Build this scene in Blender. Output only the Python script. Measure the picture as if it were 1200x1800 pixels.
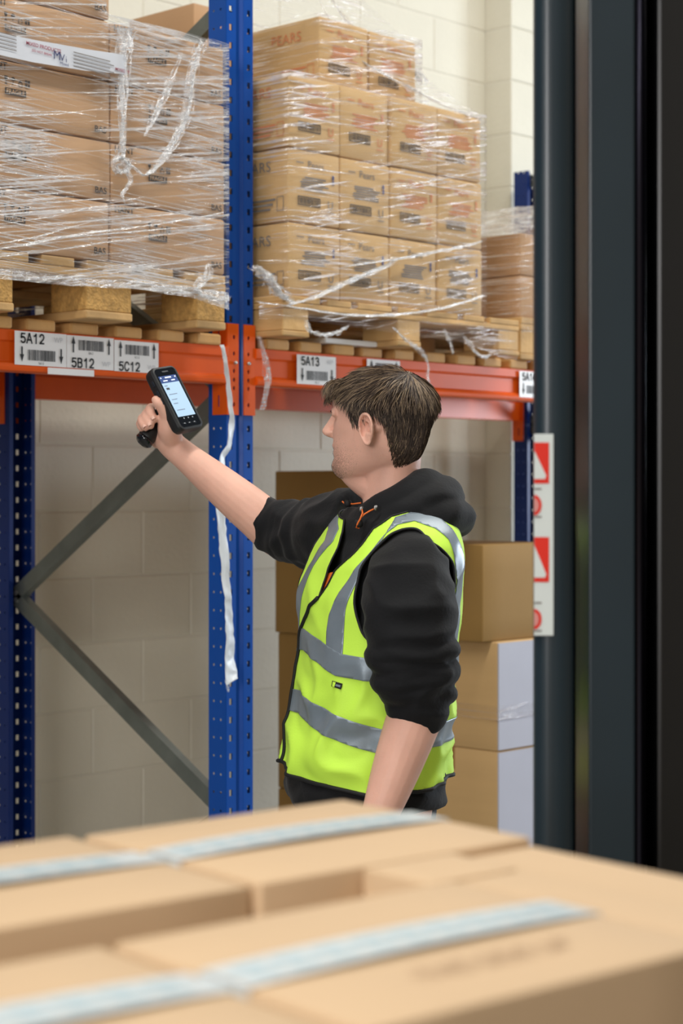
import bpy, bmesh, math, random
from mathutils import Vector, Matrix, noise
random.seed(7)
for o in list(bpy.data.objects): bpy.data.objects.remove(o)
SC = bpy.context.scene
COL = SC.collection
R = math.radians

# ------------------------------------------------------------ camera
# world: x along the racking, y into the racking, z up; origin at the middle rack post
FPX, HZ, CZ = 3250.0, 865.0, 1.55
CR = Vector((.684, -.7295, 0)).normalized()
CF = Vector((.7295, .684, 0)).normalized()
CP = Vector((-3.5, -3.69, CZ))
cam = bpy.data.cameras.new('camera'); camo = bpy.data.objects.new('camera', cam); COL.objects.link(camo)
camo.location = CP
camo.rotation_euler = (R(90), 0, math.atan2(CF.y, CF.x) - R(90))
cam.sensor_fit = 'HORIZONTAL'; cam.sensor_width = 24.0; cam.lens = 24.0 * FPX / 1200
cam.shift_y = (HZ - 900) / 1200
cam.dof.use_dof = True; cam.dof.focus_distance = 3.72; cam.dof.aperture_fstop = 4.6
cam.clip_start = .05
SC.camera = camo
def W(px, py, d):                     # a measured picture point at a distance -> place in the world
    return CP + CR * ((px - 600) / FPX * d) + CF * d + Vector((0, 0, -(py - HZ) / FPX * d))

# ------------------------------------------------------------ light
wd = bpy.data.worlds.new('hall_light'); SC.world = wd; wd.use_nodes = True
bg = wd.node_tree.nodes['Background']; bg.inputs[0].default_value = (.93, .97, 1, 1); bg.inputs[1].default_value = .10
def area(name, loc, target, sx, sy, power, color):
    l = bpy.data.lights.new(name, 'AREA'); l.shape = 'RECTANGLE'; l.size = sx; l.size_y = sy; l.energy = power; l.color = color
    o = bpy.data.objects.new(name, l); COL.objects.link(o); o.location = loc
    o.rotation_euler = (Vector(target) - Vector(loc)).to_track_quat('-Z', 'Y').to_euler()
    return o
# rows of ceiling lamps over the aisles, daylight from the loading door
WARM = (1, .975, .91)
area('ceiling_lamp_row', (-3.4, -1.8, 6.0), (-3.4, -1.8, 0), 5.0, .5, 195, WARM)
area('ceiling_lamp_row', (2.6, -1.8, 6.0), (2.6, -1.8, 0), 5.0, .5, 195, WARM)
area('ceiling_lamp_row', (-3.4, -6.6, 6.0), (-3.4, -6.6, 0), 5.0, .5, 70, WARM)
area('ceiling_lamp_row', (2.6, -6.6, 6.0), (2.6, -6.6, 0), 5.0, .5, 70, WARM)
area('ceiling_lamp_row', (2.6, 2.6, 6.2), (2.6, 1.2, 0), 6.0, .5, 120, WARM)
area('window_daylight', (-6.5, -3.6, 2.6), (-.4, -.4, 1.6), 2.2, 1.8, 140, (1, .97, .95))
area('door_daylight', (6.2, -2.2, 2.1), (1.6, .2, 1.3), 1.7, 1.5, 190, (.80, .89, 1))
vs = SC.view_settings; vs.view_transform = 'Standard'; vs.look = 'None'; vs.exposure = .1; vs.gamma = 1; vs.use_curve_mapping = False

# ------------------------------------------------------------ materials
def lin(c):
    return tuple(((v/255)/12.92 if v/255 <= .04045 else (((v/255)+.055)/1.055)**2.4) for v in c[:3]) + (1,)
MATS = {}
def M(name, rgb, rough=.6, metal=0, var=.0, vscale=8, bump=0, bscale=60, stretch=(1,1,1), spec=.5, coat=0, rot=(0,0,0), emit=0, trans=0, sss=0, sheen=0):
    if name in MATS: return MATS[name]
    m = bpy.data.materials.new(name); m.use_nodes = True; nt = m.node_tree; N = nt.nodes; L = nt.links
    p = N['Principled BSDF']; p.inputs['Base Color'].default_value = lin(rgb); p.inputs['Roughness'].default_value = rough
    p.inputs['Metallic'].default_value = metal; p.inputs['Specular IOR Level'].default_value = spec; p.inputs['Coat Weight'].default_value = coat
    if trans: p.inputs['Transmission Weight'].default_value = trans
    if sss:
        p.inputs['Subsurface Weight'].default_value = sss; p.inputs['Subsurface Radius'].default_value = (.0030, .0012, .0008); p.inputs['Subsurface Scale'].default_value = 1
    if sheen: p.inputs['Sheen Weight'].default_value = sheen; p.inputs['Sheen Roughness'].default_value = .45
    if emit: p.inputs['Emission Color'].default_value = lin(rgb); p.inputs['Emission Strength'].default_value = emit
    if var or bump:
        tc = N.new('ShaderNodeTexCoord'); mp = N.new('ShaderNodeMapping'); L.new(tc.outputs['Object'], mp.inputs[0])
        mp.inputs['Scale'].default_value = stretch; mp.inputs['Rotation'].default_value = rot
    if var:
        n = N.new('ShaderNodeTexNoise'); n.inputs['Scale'].default_value = vscale; n.inputs['Detail'].default_value = 5; L.new(mp.outputs[0], n.inputs[0])
        rp = N.new('ShaderNodeMapRange'); rp.inputs[1].default_value = .3; rp.inputs[2].default_value = .7; rp.inputs[3].default_value = 1 - var; rp.inputs[4].default_value = 1 + var
        L.new(n.outputs[0], rp.inputs[0])
        mx = N.new('ShaderNodeMix'); mx.data_type = 'RGBA'; mx.blend_type = 'MULTIPLY'; mx.inputs[0].default_value = 1
        mx.inputs[6].default_value = lin(rgb); L.new(rp.outputs[0], mx.inputs[7]); L.new(mx.outputs[2], p.inputs['Base Color'])
    if bump:
        n2 = N.new('ShaderNodeTexNoise'); n2.inputs['Scale'].default_value = bscale; n2.inputs['Detail'].default_value = 4; L.new(mp.outputs[0], n2.inputs[0])
        b = N.new('ShaderNodeBump'); b.inputs['Strength'].default_value = bump; b.inputs['Distance'].default_value = .01
        L.new(n2.outputs[0], b.inputs['Height']); L.new(b.outputs[0], p.inputs['Normal'])
    MATS[name] = m; return m
def film(name, density, direction, sharp, streak=(250, 3), tint=(245, 247, 250), base=.035, seed=0):
    """clear stretch film: mostly see-through, glossy, whiter where creased, white streaks also painting in lamp glints"""
    m = bpy.data.materials.new(name); m.use_nodes = True; nt = m.node_tree; N = nt.nodes; L = nt.links
    N.remove(N['Principled BSDF']); out = N['Material Output']
    tc = N.new('ShaderNodeTexCoord')
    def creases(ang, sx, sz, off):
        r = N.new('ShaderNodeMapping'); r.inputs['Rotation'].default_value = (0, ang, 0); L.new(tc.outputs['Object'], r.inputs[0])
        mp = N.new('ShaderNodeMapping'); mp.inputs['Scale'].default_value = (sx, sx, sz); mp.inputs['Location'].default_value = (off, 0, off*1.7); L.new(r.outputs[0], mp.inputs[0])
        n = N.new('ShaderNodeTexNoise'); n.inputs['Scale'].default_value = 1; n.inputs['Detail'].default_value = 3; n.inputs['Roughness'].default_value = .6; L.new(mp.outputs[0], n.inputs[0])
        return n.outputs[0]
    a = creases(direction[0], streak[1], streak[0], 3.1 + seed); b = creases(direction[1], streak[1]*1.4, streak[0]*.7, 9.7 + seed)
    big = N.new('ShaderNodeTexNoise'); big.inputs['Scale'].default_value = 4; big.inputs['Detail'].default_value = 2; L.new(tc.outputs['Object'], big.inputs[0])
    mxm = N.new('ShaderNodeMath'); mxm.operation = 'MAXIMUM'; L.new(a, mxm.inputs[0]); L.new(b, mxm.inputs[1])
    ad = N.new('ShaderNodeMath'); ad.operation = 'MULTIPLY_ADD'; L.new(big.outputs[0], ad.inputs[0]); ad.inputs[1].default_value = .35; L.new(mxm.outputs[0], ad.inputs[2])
    rp = N.new('ShaderNodeMapRange'); rp.inputs[1].default_value = density; rp.inputs[2].default_value = density + sharp; rp.inputs[3].default_value = base; rp.inputs[4].default_value = .78; L.new(ad.outputs[0], rp.inputs[0])  # streak mask puts lamp glints on the film into its white colour
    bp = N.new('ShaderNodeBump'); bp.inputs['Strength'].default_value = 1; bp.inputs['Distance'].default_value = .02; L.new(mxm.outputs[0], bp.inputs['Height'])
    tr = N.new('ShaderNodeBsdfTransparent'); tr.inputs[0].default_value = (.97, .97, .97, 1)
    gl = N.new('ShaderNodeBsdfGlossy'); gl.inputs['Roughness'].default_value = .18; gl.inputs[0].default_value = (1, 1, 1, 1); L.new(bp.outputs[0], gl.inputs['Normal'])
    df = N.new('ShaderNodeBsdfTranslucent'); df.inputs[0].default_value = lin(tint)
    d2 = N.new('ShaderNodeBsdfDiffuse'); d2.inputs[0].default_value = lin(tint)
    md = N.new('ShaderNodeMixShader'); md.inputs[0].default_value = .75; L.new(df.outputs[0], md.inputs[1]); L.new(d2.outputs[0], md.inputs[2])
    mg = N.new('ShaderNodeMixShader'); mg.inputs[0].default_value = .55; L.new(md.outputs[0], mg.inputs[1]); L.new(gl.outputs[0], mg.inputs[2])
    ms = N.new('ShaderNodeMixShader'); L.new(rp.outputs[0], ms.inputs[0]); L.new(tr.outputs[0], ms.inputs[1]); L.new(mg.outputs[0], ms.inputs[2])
    L.new(ms.outputs[0], out.inputs[0])
    return m

# ------------------------------------------------------------ object helpers (every object stands unrotated; meshes carry their own shape)
ORG = {}
def tag(o, label=None, cat=None, group=None, kind=None):
    if label: o['label'] = label
    if cat: o['category'] = cat
    if group: o['group'] = group
    if kind: o['kind'] = kind
    return o
def thing(name, loc, label, cat, group=None):
    o = bpy.data.objects.new(name, None); COL.objects.link(o); o.location = loc; o.empty_display_size = .1
    ORG[o.name] = Vector(loc); return tag(o, label, cat, group)
def place(me, name, parent, org):
    o = bpy.data.objects.new(name, me); COL.objects.link(o); org = Vector(org)
    if parent is not None:
        o.parent = parent; o.location = org - ORG[parent.name]
    else: o.location = org
    ORG[o.name] = org; return o
class MB:
    def __init__(s): s.v = []; s.f = []; s.m = []
    def add(s, vs, fs, mi=0):
        b = len(s.v); s.v += [Vector(v) for v in vs]; s.f += [tuple(i + b for i in f) for f in fs]; s.m += [mi]*len(fs); return s
    def box(s, a, b, mi=0):
        x0,y0,z0 = a; x1,y1,z1 = b
        return s.add([(x0,y0,z0),(x1,y0,z0),(x1,y1,z0),(x0,y1,z0),(x0,y0,z1),(x1,y0,z1),(x1,y1,z1),(x0,y1,z1)],
              [(3,2,1,0),(4,5,6,7),(0,1,5,4),(1,2,6,5),(2,3,7,6),(3,0,4,7)], mi)
    def bar(s, a, b, up, w, h, mi=0):           # square bar from a to b; w across, h along up
        a, b, up = Vector(a), Vector(b), Vector(up); t = (b-a).normalized(); side = t.cross(up).normalized(); u = side.cross(t).normalized()
        c = [(-1,-1),(1,-1),(1,1),(-1,1)]
        vs = [a + side*(w/2*i) + u*(h/2*j) for i,j in c] + [b + side*(w/2*i) + u*(h/2*j) for i,j in c]
        return s.add(vs, [(3,2,1,0),(4,5,6,7),(0,1,5,4),(1,2,6,5),(2,3,7,6),(3,0,4,7)], mi)
    def tube(s, pts, rad, n=10, cap=True, mi=0, flat=1.0, ref=None):
        pts = [Vector(p) for p in pts]; k = len(pts); rad = rad if hasattr(rad, '__len__') else [rad]*k
        t0 = (pts[1]-pts[0]).normalized(); nrm = Vector(ref) if ref is not None else t0.orthogonal()
        vs = []
        for i,p in enumerate(pts):
            t = (pts[min(i+1,k-1)] - pts[max(i-1,0)]).normalized()
            nrm = (nrm - t*nrm.dot(t)); nrm = nrm.normalized() if nrm.length > 1e-6 else t.orthogonal().normalized(); bn = t.cross(nrm)
            for j in range(n):
                a = 2*math.pi*j/n; vs.append(p + nrm*(math.cos(a)*rad[i]) + bn*(math.sin(a)*rad[i]*flat))
        fs = [(i*n+j, i*n+(j+1)%n, (i+1)*n+(j+1)%n, (i+1)*n+j) for i in range(k-1) for j in range(n)]
        if cap: fs += [tuple(range(n))[::-1], tuple((k-1)*n + j for j in range(n))]
        return s.add(vs, fs, mi)
    def rings(s, rings, cap=True, mi=0, closed=True):   # loft between equal-length rings
        n = len(rings[0]); vs = [p for r in rings for p in r]
        m = n if closed else n-1
        fs = [(i*n+j, i*n+(j+1)%n, (i+1)*n+(j+1)%n, (i+1)*n+j) for i in range(len(rings)-1) for j in range(m)]
        if cap: fs += [tuple(range(n))[::-1], tuple((len(rings)-1)*n + j for j in range(n))]
        return s.add(vs, fs, mi)
    def lathe(s, c, prof, n=20, mi=0, axis='z'):
        rg = []
        for r,h in prof:
            ring = []
            for j in range(n):
                a = 2*math.pi*j/n; u,v = math.cos(a)*r, math.sin(a)*r
                ring.append(Vector(c) + (Vector((u,v,h)) if axis == 'z' else Vector((u,h,v)) if axis == 'y' else Vector((h,u,v))))
            rg.append(ring)
        return s.rings(rg, True, mi)
    def mesh(s, name, mats, org=(0,0,0), smooth=False, bevel=0, seg=2):
        org = Vector(org); me = bpy.data.meshes.new(name)
        me.from_pydata([v-org for v in s.v], [], s.f); me.update()
        mats = mats if isinstance(mats, (list, tuple)) else [mats]
        for m in mats: me.materials.append(m)
        for p,i in zip(me.polygons, s.m): p.material_index = i
        if bevel or True:
            bm = bmesh.new(); bm.from_mesh(me)
            if bevel:
                es = [e for e in bm.edges if len(e.link_faces) == 2 and e.calc_face_angle(0) > .5]
                bmesh.ops.bevel(bm, geom=es, offset=bevel, segments=seg, affect='EDGES', profile=.5, clamp_overlap=True)
            bmesh.ops.recalc_face_normals(bm, faces=bm.faces); bm.to_mesh(me); bm.free()
        if smooth:
            for p in me.polygons: p.use_smooth = True
        return me
    def build(s, name, mats, parent=None, org=None, smooth=False, bevel=0, seg=2):
        if org is None:
            lo = [min(v[i] for v in s.v) for i in range(3)]; hi = [max(v[i] for v in s.v) for i in range(3)]
            org = ((lo[0]+hi[0])/2, (lo[1]+hi[1])/2, lo[2] if parent is None else (lo[2]+hi[2])/2)
        return place(s.mesh(name, mats, org, smooth, bevel, seg), name, parent, org)
_txt = {}
def text_mesh(s, bold=0.0, spacing=1.0):
    k = (s, bold, spacing)
    if k not in _txt:
        c = bpy.data.curves.new('t', 'FONT'); c.body = s; c.size = 1; c.align_x = 'CENTER'; c.align_y = 'CENTER'; c.offset = bold; c.space_character = spacing; c.resolution_u = 3
        o = bpy.data.objects.new('t', c); COL.objects.link(o); bpy.context.view_layer.update()
        me = bpy.data.meshes.new_from_object(o.evaluated_get(bpy.context.evaluated_depsgraph_get()))
        _txt[k] = ([v.co.copy() for v in me.vertices], [tuple(p.vertices) for p in me.polygons])
        bpy.data.objects.remove(o); bpy.data.curves.remove(c); bpy.data.meshes.remove(me)
    return _txt[k]
class Print:                                   # flat print on a face: origin, right and up directions
    def __init__(s, o, r, u, lift=.0006):
        s.o, s.r, s.u = Vector(o), Vector(r).normalized(), Vector(u).normalized(); s.n = s.r.cross(s.u); s.l = lift; s.b = MB()
    def P(s, x, y, k=1): return s.o + s.r*x + s.u*y + s.n*(s.l*k)
    def text(s, t, x, y, h, bold=0, mi=0, sx=1, spacing=1.0, k=1):
        v, f = text_mesh(t, bold, spacing); s.b.add([s.P(x + a.x*h*1.38*sx, y + a.y*h*1.38, k) for a in v], f, mi); return s
    def rect(s, x0, y0, x1, y1, mi=0, k=1):
        s.b.add([s.P(x0,y0,k), s.P(x1,y0,k), s.P(x1,y1,k), s.P(x0,y1,k)], [(0,1,2,3)], mi); return s
    def poly(s, pts, mi=0, k=1):
        s.b.add([s.P(x,y,k) for x,y in pts], [tuple(range(len(pts)))], mi); return s
    def disc(s, x, y, r, mi=0, k=1, n=20): return s.poly([(x+r*math.cos(2*math.pi*i/n), y+r*math.sin(2*math.pi*i/n)) for i in range(n)], mi, k)
    def frame(s, x0, y0, x1, y1, t, mi=0):
        return s.rect(x0,y0,x1,y0+t,mi).rect(x0,y1-t,x1,y1,mi).rect(x0,y0+t,x0+t,y1-t,mi).rect(x1-t,y0+t,x1,y1-t,mi)
    def bars(s, x0, y0, x1, y1, seed=1, mi=0):
        rr = random.Random(seed); x = x0
        while x < x1:
            w = rr.choice((.6, .6, 1.1, 1.6))*(x1-x0)/60; s.rect(x, y0, min(x+w, x1), y1, mi); x += w + rr.choice((.7, .7, 1.2))*(x1-x0)/60
        return s
    def arrow(s, x, y0, y1, w, mi=0):           # points towards y1
        d = 1 if y1 > y0 else -1; ym = y1 - d*w*1.5
        return s.poly([(x-w*.18,y0),(x+w*.18,y0),(x+w*.18,ym),(x-w*.18,ym)], mi).poly([(x-w*.5,ym),(x+w*.5,ym),(x,y1)], mi)
    def build(s, name, mats, parent, smooth=False): return s.b.build(name, mats, parent)
def inside_children(o): return [c for c in COL.objects if c.parent == o]

# ------------------------------------------------------------ the setting
WY = 1.25                                      # face of the block wall
m_block = M('painted_block', (220, 216, 200), .72, var=.035, vscale=4, bump=.2, bscale=45)
m_joint = M('block_joint', (216, 212, 198), .85, var=.04)
m_floor = M('concrete_floor', (150, 148, 142), .55, var=.12, vscale=3, bump=.1)
fl = MB().box((-12, -12, -.12), (10, WY + .25, 0)).build('floor', m_floor); tag(fl, 'grey concrete warehouse floor', kind='structure')
wl = MB().box((-1.2, WY + .003, 0), (9.0, WY + .2, 5.0)).build('wall_back', m_joint); tag(wl, 'cream painted blockwork wall behind the racking', kind='structure')
wf_ = MB().box((-9, -5.5, 0), (8, -5.2, 4.2)).build('shade_wall', M('shade_wall_brown', (120, 108, 92), .8, var=.1)); tag(wf_, 'partition along the other side of the aisle', kind='structure')  # added out of view to keep rear lamps and ambient off the foreground fronts
BW, BH, J = .45, .225, .004
blk = MB().box((-(BW-J)/2, -.02, -(BH-J)/2), ((BW-J)/2, .02, (BH-J)/2)).mesh('block', m_block, bevel=.004, seg=1)
for r in range(-1, 17):
    zc = .135 + BH*(r + .5)
    if zc > 3.75: continue
    for c in range(0, 14):
        xc = .2 + BW*(c - 1) + (BW/2 if r % 2 else 0) + .1
        if xc > 4.3 and zc < .8: continue
        if -.4 < xc < 5.6: place(blk, 'block', wl, (xc, WY + .02, max(zc, .0)))
# pilaster
PX0 = 2.66
pl = MB().box((PX0 + .004, WY - .14 + .006, 0), (PX0 + .546, WY + .001, 4.2)).build('trim_1', m_joint); tag(pl, 'painted block pilaster standing out from the back wall', kind='structure')
pb = MB().box((-(.55-J)/2, -.075, -(BH-J)/2), ((.55-J)/2, .065, (BH-J)/2)).mesh('pilaster_block', m_block, bevel=.004, seg=1)
for r in range(-1, 17):
    zc = .135 + BH*(r+.5)
    place(pb, 'block', pl, (PX0 + .275, WY - .065, zc))

# ------------------------------------------------------------ racking
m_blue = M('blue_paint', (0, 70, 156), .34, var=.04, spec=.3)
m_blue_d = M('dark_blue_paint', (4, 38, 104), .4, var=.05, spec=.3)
m_orange = M('orange_paint', (220, 88, 18), .36, var=.05, spec=.28)
m_steel = M('galvanised_steel', (120, 126, 122), .42, .75, var=.12, vscale=14, bump=.05)
m_clip = M('bright_pin', (190, 190, 190), .3, .9)
m_white = M('white_label', (235, 236, 238), .35, spec=.6)
m_black = M('black_print', (22, 22, 26), .6)
m_grey_p = M('faint_grey_print', (200, 202, 206), .5)
def strip(mb, o, ax, length, xs, z0, z1, pitch, hh, round_=False, zs=None, mi=0):
    """plate from o along ax (length xs[0]..xs[-1]) and up z with real holes; xs = [x0, hole, hole, ..., x1] as (centre, half width) in the middle"""
    o, ax = Vector(o), Vector(ax); holes = xs[1:-1]
    if zs is None:
        zs = []; z = z0 + pitch/2
        while z < z1 - hh: zs.append(z); z += pitch
    P = lambda x, z: o + ax*x + Vector((0,0,z))
    cols = [xs[0]]
    for c,w in holes: cols += [c-w, c+w]
    cols.append(xs[-1])
    rows = [z0]
    for z in zs: rows += [z-hh, z+hh]
    rows.append(z1)
    for i in range(len(cols)-1):
        if i % 2 == 0: mb.add([P(cols[i],z0),P(cols[i+1],z0),P(cols[i+1],z1),P(cols[i],z1)], [(0,1,2,3)], mi); continue
        for j in range(0, len(rows)-1):
            a,b,c,d = cols[i], cols[i+1], rows[j], rows[j+1]
            if j % 2 == 0: mb.add([P(a,c),P(b,c),P(b,d),P(a,d)], [(0,1,2,3)], mi)
            elif round_:
                x,z,rx,rz = (a+b)/2, (c+d)/2, (b-a)/2*.86, (d-c)/2*.86; sq = []; ci = []
                for k in range(8):
                    an = math.pi/4*k; ca, sa = math.cos(an), math.sin(an); q = max(abs(ca), abs(sa))
                    sq.append(P(x+ca/q*(b-a)/2, z+sa/q*(d-c)/2)); ci.append(P(x+ca*rx, z+sa*rz))
                mb.add(sq+ci, [(k,(k+1)%8,8+(k+1)%8,8+k) for k in range(8)], mi)
def solid(o, t, off=1):
    m = o.modifiers.new('thickness', 'SOLIDIFY'); m.thickness = t; m.offset = off; return o
PX = .025                                      # middle of the post along the rack
def post(par, x, y, H, back=False, mat=None):
    """rack post: C section with slots in the face, round holes in the sides"""
    mb = MB(); s = 1 if not back else -1
    strip(mb, (x, y, 0), (1,0,0), .1, [-.05, (-.034, .0055), -.014], .0, H, .05, .0085)
    strip(mb, (x, y, 0), (1,0,0), .1, [.014, (.034, .0055), .05], .0, H, .05, .0085)
    mb.add([(x-.014,y,0),(x-.006,y+.01*s,0),(x+.006,y+.01*s,0),(x+.014,y,0),(x-.014,y,H),(x-.006,y+.01*s,H),(x+.006,y+.01*s,H),(x+.014,y,H)], [(0,1,5,4),(1,2,6,5),(2,3,7,6)])
    for sx in (-.05, .05):
        strip(mb, (x+sx, y, 0), (0,s,0), .07, [0, (.022, .0045), (.05, .0045), .07], .0, H, .05, .0045, True)
        mb.add([(x+sx,y+.07*s,0),(x+sx*.7,y+.07*s,0),(x+sx*.7,y+.07*s,H),(x+sx,y+.07*s,H)], [(0,1,2,3)])
    o = mb.build('post', mat or m_blue, par); 
    return solid(o, .0018, 0)
def upright(x, H, label, nodes, fplate=True):
    t = thing('upright_frame', (x, .5, 0), label, 'rack frame', 'upright frames of the pallet racking')
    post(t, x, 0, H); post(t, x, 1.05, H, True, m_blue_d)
    for y in (.035, 1.015): MB().box((x-.07, y-.06, 0), (x+.07, y+.06, .006)).build('foot_plate', m_blue, t, bevel=.001)
    for (ya, za), (yb, zb) in zip(nodes, nodes[1:]):
        mb = MB(); a = Vector((x, ya, za)); b = Vector((x, yb, zb)); tdir = (b-a).normalized()
        up = Vector((1,0,0)).cross(tdir).normalized()
        # rolled C channel: web faces the bay, two flanges
        w, dp, th = .045, .028, .003
        prof = [(-w/2, 0), (w/2, 0), (w/2, dp), (w/2-th, dp), (w/2-th, th), (-w/2+th, th), (-w/2+th, dp), (-w/2, dp)]
        xoff = -.02
        ra = [a + up*p + Vector((xoff+q,0,0)) for p,q in prof]; rb = [b + up*p + Vector((xoff+q,0,0)) for p,q in prof]
        br = mb.rings([ra, rb]).build('brace', m_steel, t)
        for q, dirn in ((a, tdir), (b, -tdir)):
            c = q + dirn*.02 + Vector((xoff-.004,0,0)); MB().lathe(c, [(.009,0),(.009,.007),(.007,.009)], 6, axis='x').build('bolt', m_clip, br)
    return t
upright(PX, 2.92, 'blue slotted rack frame with grey zigzag bracing beside the man', [(.04,.07), (1.0,.08), (.04,.66), (1.0,1.225), (.04,1.83), (1.0,2.40), (.04,2.90)])
upright(PX + 2.63, 2.88, 'far blue rack frame half hidden behind the black mast', [(.04,.07), (1.0,.66), (.04,1.225), (1.0,1.83), (.04,2.40), (1.0,2.85)])

BZ0, BZ1 = 1.845, 1.948
def beam(xa, xb, y, label, front=True):
    t = thing('rack_beam', ((xa+xb)/2, y, BZ0), label, 'rack beam', 'orange beams of the pallet racking')
    s = 1 if front else -1
    prof = [(0, BZ1), (0, BZ1-.026), (.006, BZ1-.031), (.006, BZ0+.026), (-.003, BZ0+.020), (-.006, BZ0+.012), (-.004, BZ0+.003), (.003, BZ0), (.042, BZ0), (.042, BZ1-.03), (.03, BZ1-.03), (.03, BZ1)]
    mb = MB(); mb.rings([[Vector((x, y + q*s, z)) for q,z in prof] for x in (xa, xb)])
    mb.build('beam_profile', m_orange, t, bevel=.0015, seg=2)
    yf = -.0025 if front else 1.0525
    for xe, d in ((xa, -1), (xb, 1)):
        mb = MB(); x1 = xe + d*.043; z0, z1 = 1.762, 2.012; zs = [1.79, 1.835, 1.858, 1.882, 1.93, 1.975][::-1]; zs.sort()
        lo, hi = min(xe, x1), max(xe, x1); c = (lo+hi)/2 + d*.004
        strip(mb, (0, yf - .003*s, 0), (1,0,0), 0, [lo, (c, .005), hi], z0, z1, 0, .0075, True, zs)
        xs = xe - d*.0
        strip(mb, (xs, yf - .003*s, 0), (0,s,0), 0, [0, (.032, .003), .056], z0, z1, 0, .016, False, [1.80, 1.985])
        o = mb.build('end_plate', m_orange, t); solid(o, .0035, 0)
        MB().lathe((c + d*.002, yf - .012*s if front else yf, 1.905), [(.0045,0),(.0045,.010),(.003,.012)], 10, axis='y').build('locking_pin', m_clip, o, smooth=True)
    return t
bl = beam(-2.725, PX-.053, -.012, 'orange front beam carrying the 5A12 5B12 5C12 location labels')
br = beam(PX+.053, PX+2.577, -.012, 'orange front beam carrying the 5A13 label behind the man')
beam(-2.725, PX-.053, 1.06, 'orange rear beam seen under the left labelled beam', False)
beam(PX+.053, PX+2.577, 1.06, 'orange rear beam below the right pallet with a white glare', False)
upright(PX - 2.8, 2.92, 'near blue rack frame outside the left edge', [(.04,.66), (1.0,1.225), (.04,1.83), (1.0,2.40)])

STROKES = {'5': [[(.86,.96),(.22,.96),(.16,.52),(.34,.62),(.56,.64),(.78,.54),(.88,.34),(.80,.14),(.58,.04),(.34,.05),(.12,.20)]],
 'A': [[(.02,0),(.48,1),(.52,1),(.98,0)], [(.22,.34),(.78,.34)]], 'B': [[(.12,0),(.12,.97),(.60,.97),(.82,.88),(.84,.68),(.70,.54),(.12,.53)], [(.60,.53),(.86,.42),(.88,.16),(.68,.04),(.12,.03)]],
 'C': [[(.92,.72),(.78,.92),(.52,1),(.24,.90),(.08,.62),(.08,.36),(.24,.09),(.52,0),(.78,.08),(.92,.28)]], '1': [[(.20,.74),(.44,.82),(.58,1),(.58,0)]],
 '2': [[(.12,.72),(.20,.90),(.46,.99),(.76,.92),(.86,.70),(.74,.48),(.36,.22),(.14,.05),(.88,.05)]], '3': [[(.12,.78),(.26,.95),(.52,.99),(.78,.88),(.80,.66),(.62,.54),(.44,.53)], [(.60,.53),(.86,.40),(.86,.16),(.64,.02),(.34,.02),(.12,.20)]],
 '4': [[(.70,0),(.70,1),(.10,.30),(.96,.30)]]}
def stroke_text(q, s, x, y, h, sw=.17):
    w = h*.70; x0 = x - w*len(s)*.58; t = h*sw/2
    for c in s:
        for line in STROKES[c]:
            P = [(x0 + a*w, y - h/2 + b*h) for a,b in line]
            for (ax,ay),(bx,by) in zip(P, P[1:]):
                L_ = math.hypot(bx-ax, by-ay); ux, uy = (bx-ax)/L_, (by-ay)/L_; nx, ny = -uy*t, ux*t
                q.poly([(ax-ux*t*.5+nx,ay-uy*t*.5+ny),(ax-ux*t*.5-nx,ay-uy*t*.5-ny),(bx+ux*t*.5-nx,by+uy*t*.5-ny),(bx+ux*t*.5+nx,by+uy*t*.5+ny)])
        x0 += w*1.16
m_barc = m_black
def loc_label(bm, x0, x1, z0, z1, code, up, seed, tilt=0, faint=True):
    y = -.0185; w, h = x1-x0, z1-z0
    p = Print(((x0+x1)/2, y, (z0+z1)/2), (1,0,tilt), (0,0,1), .0006)
    pl = MB(); pl.add([p.P(-w/2,-h/2,0), p.P(w/2,-h/2,0), p.P(w/2,h/2,0), p.P(-w/2,h/2,0)], [(0,1,2,3)])
    for v in list(pl.v): pass
    card = pl.build('location_label', m_white, bm); solid(card, .0012, -1); tag(card, 'white location label reading ' + code)
    k = h/.088
    yt, yb = (.026*k, -.016*k) if not up else (-.029*k, .02*k)
    q = Print(((x0+x1)/2, y-.0010, (z0+z1)/2), (1,0,tilt), (0,0,1), .0004)
    stroke_text(q, code, -w*.16, yt, .025*k)
    if faint: q.text('WP', w*.33, yt, .014*k, .0, 1)
    q.bars(-w*.26, yb-.015*k, w*.28, yb+.013*k, seed); q.text(code, 0, yb-.022*k, .006*k)
    for xa in (-w*.37, w*.39): q.arrow(xa, yb+(.02*k if not up else -.022*k), yb-(.02*k if not up else -.022*k), .011*k*1.2)
    q.build('printed_code', [m_black, m_grey_p], card)
loc_label(bl, -.7505, -.5915, 1.862, 1.945, '5A12', False, 3)
loc_label(bl, -.590, -.4385, 1.862, 1.944, '5B12', True, 5)
loc_label(bl, -.436, -.2865, 1.861, 1.941, '5C12', True, 8)
wt = MB().box((-.650, -.0205, BZ0-.002), (-.504, -.017, BZ0+.0145)).build('tape_patch', m_white, bl, bevel=.001); tag(wt, 'white tape patch on the lower lip')
loc_label(br, .232, .392, 1.857, 1.940, '5A13', False, 11)
loc_label(br, .526, .672, 1.861, 1.943, '5B13', True, 14)
loc_label(br, 1.258, 1.41, 1.858, 1.942, '5A14', False, 17)

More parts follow.
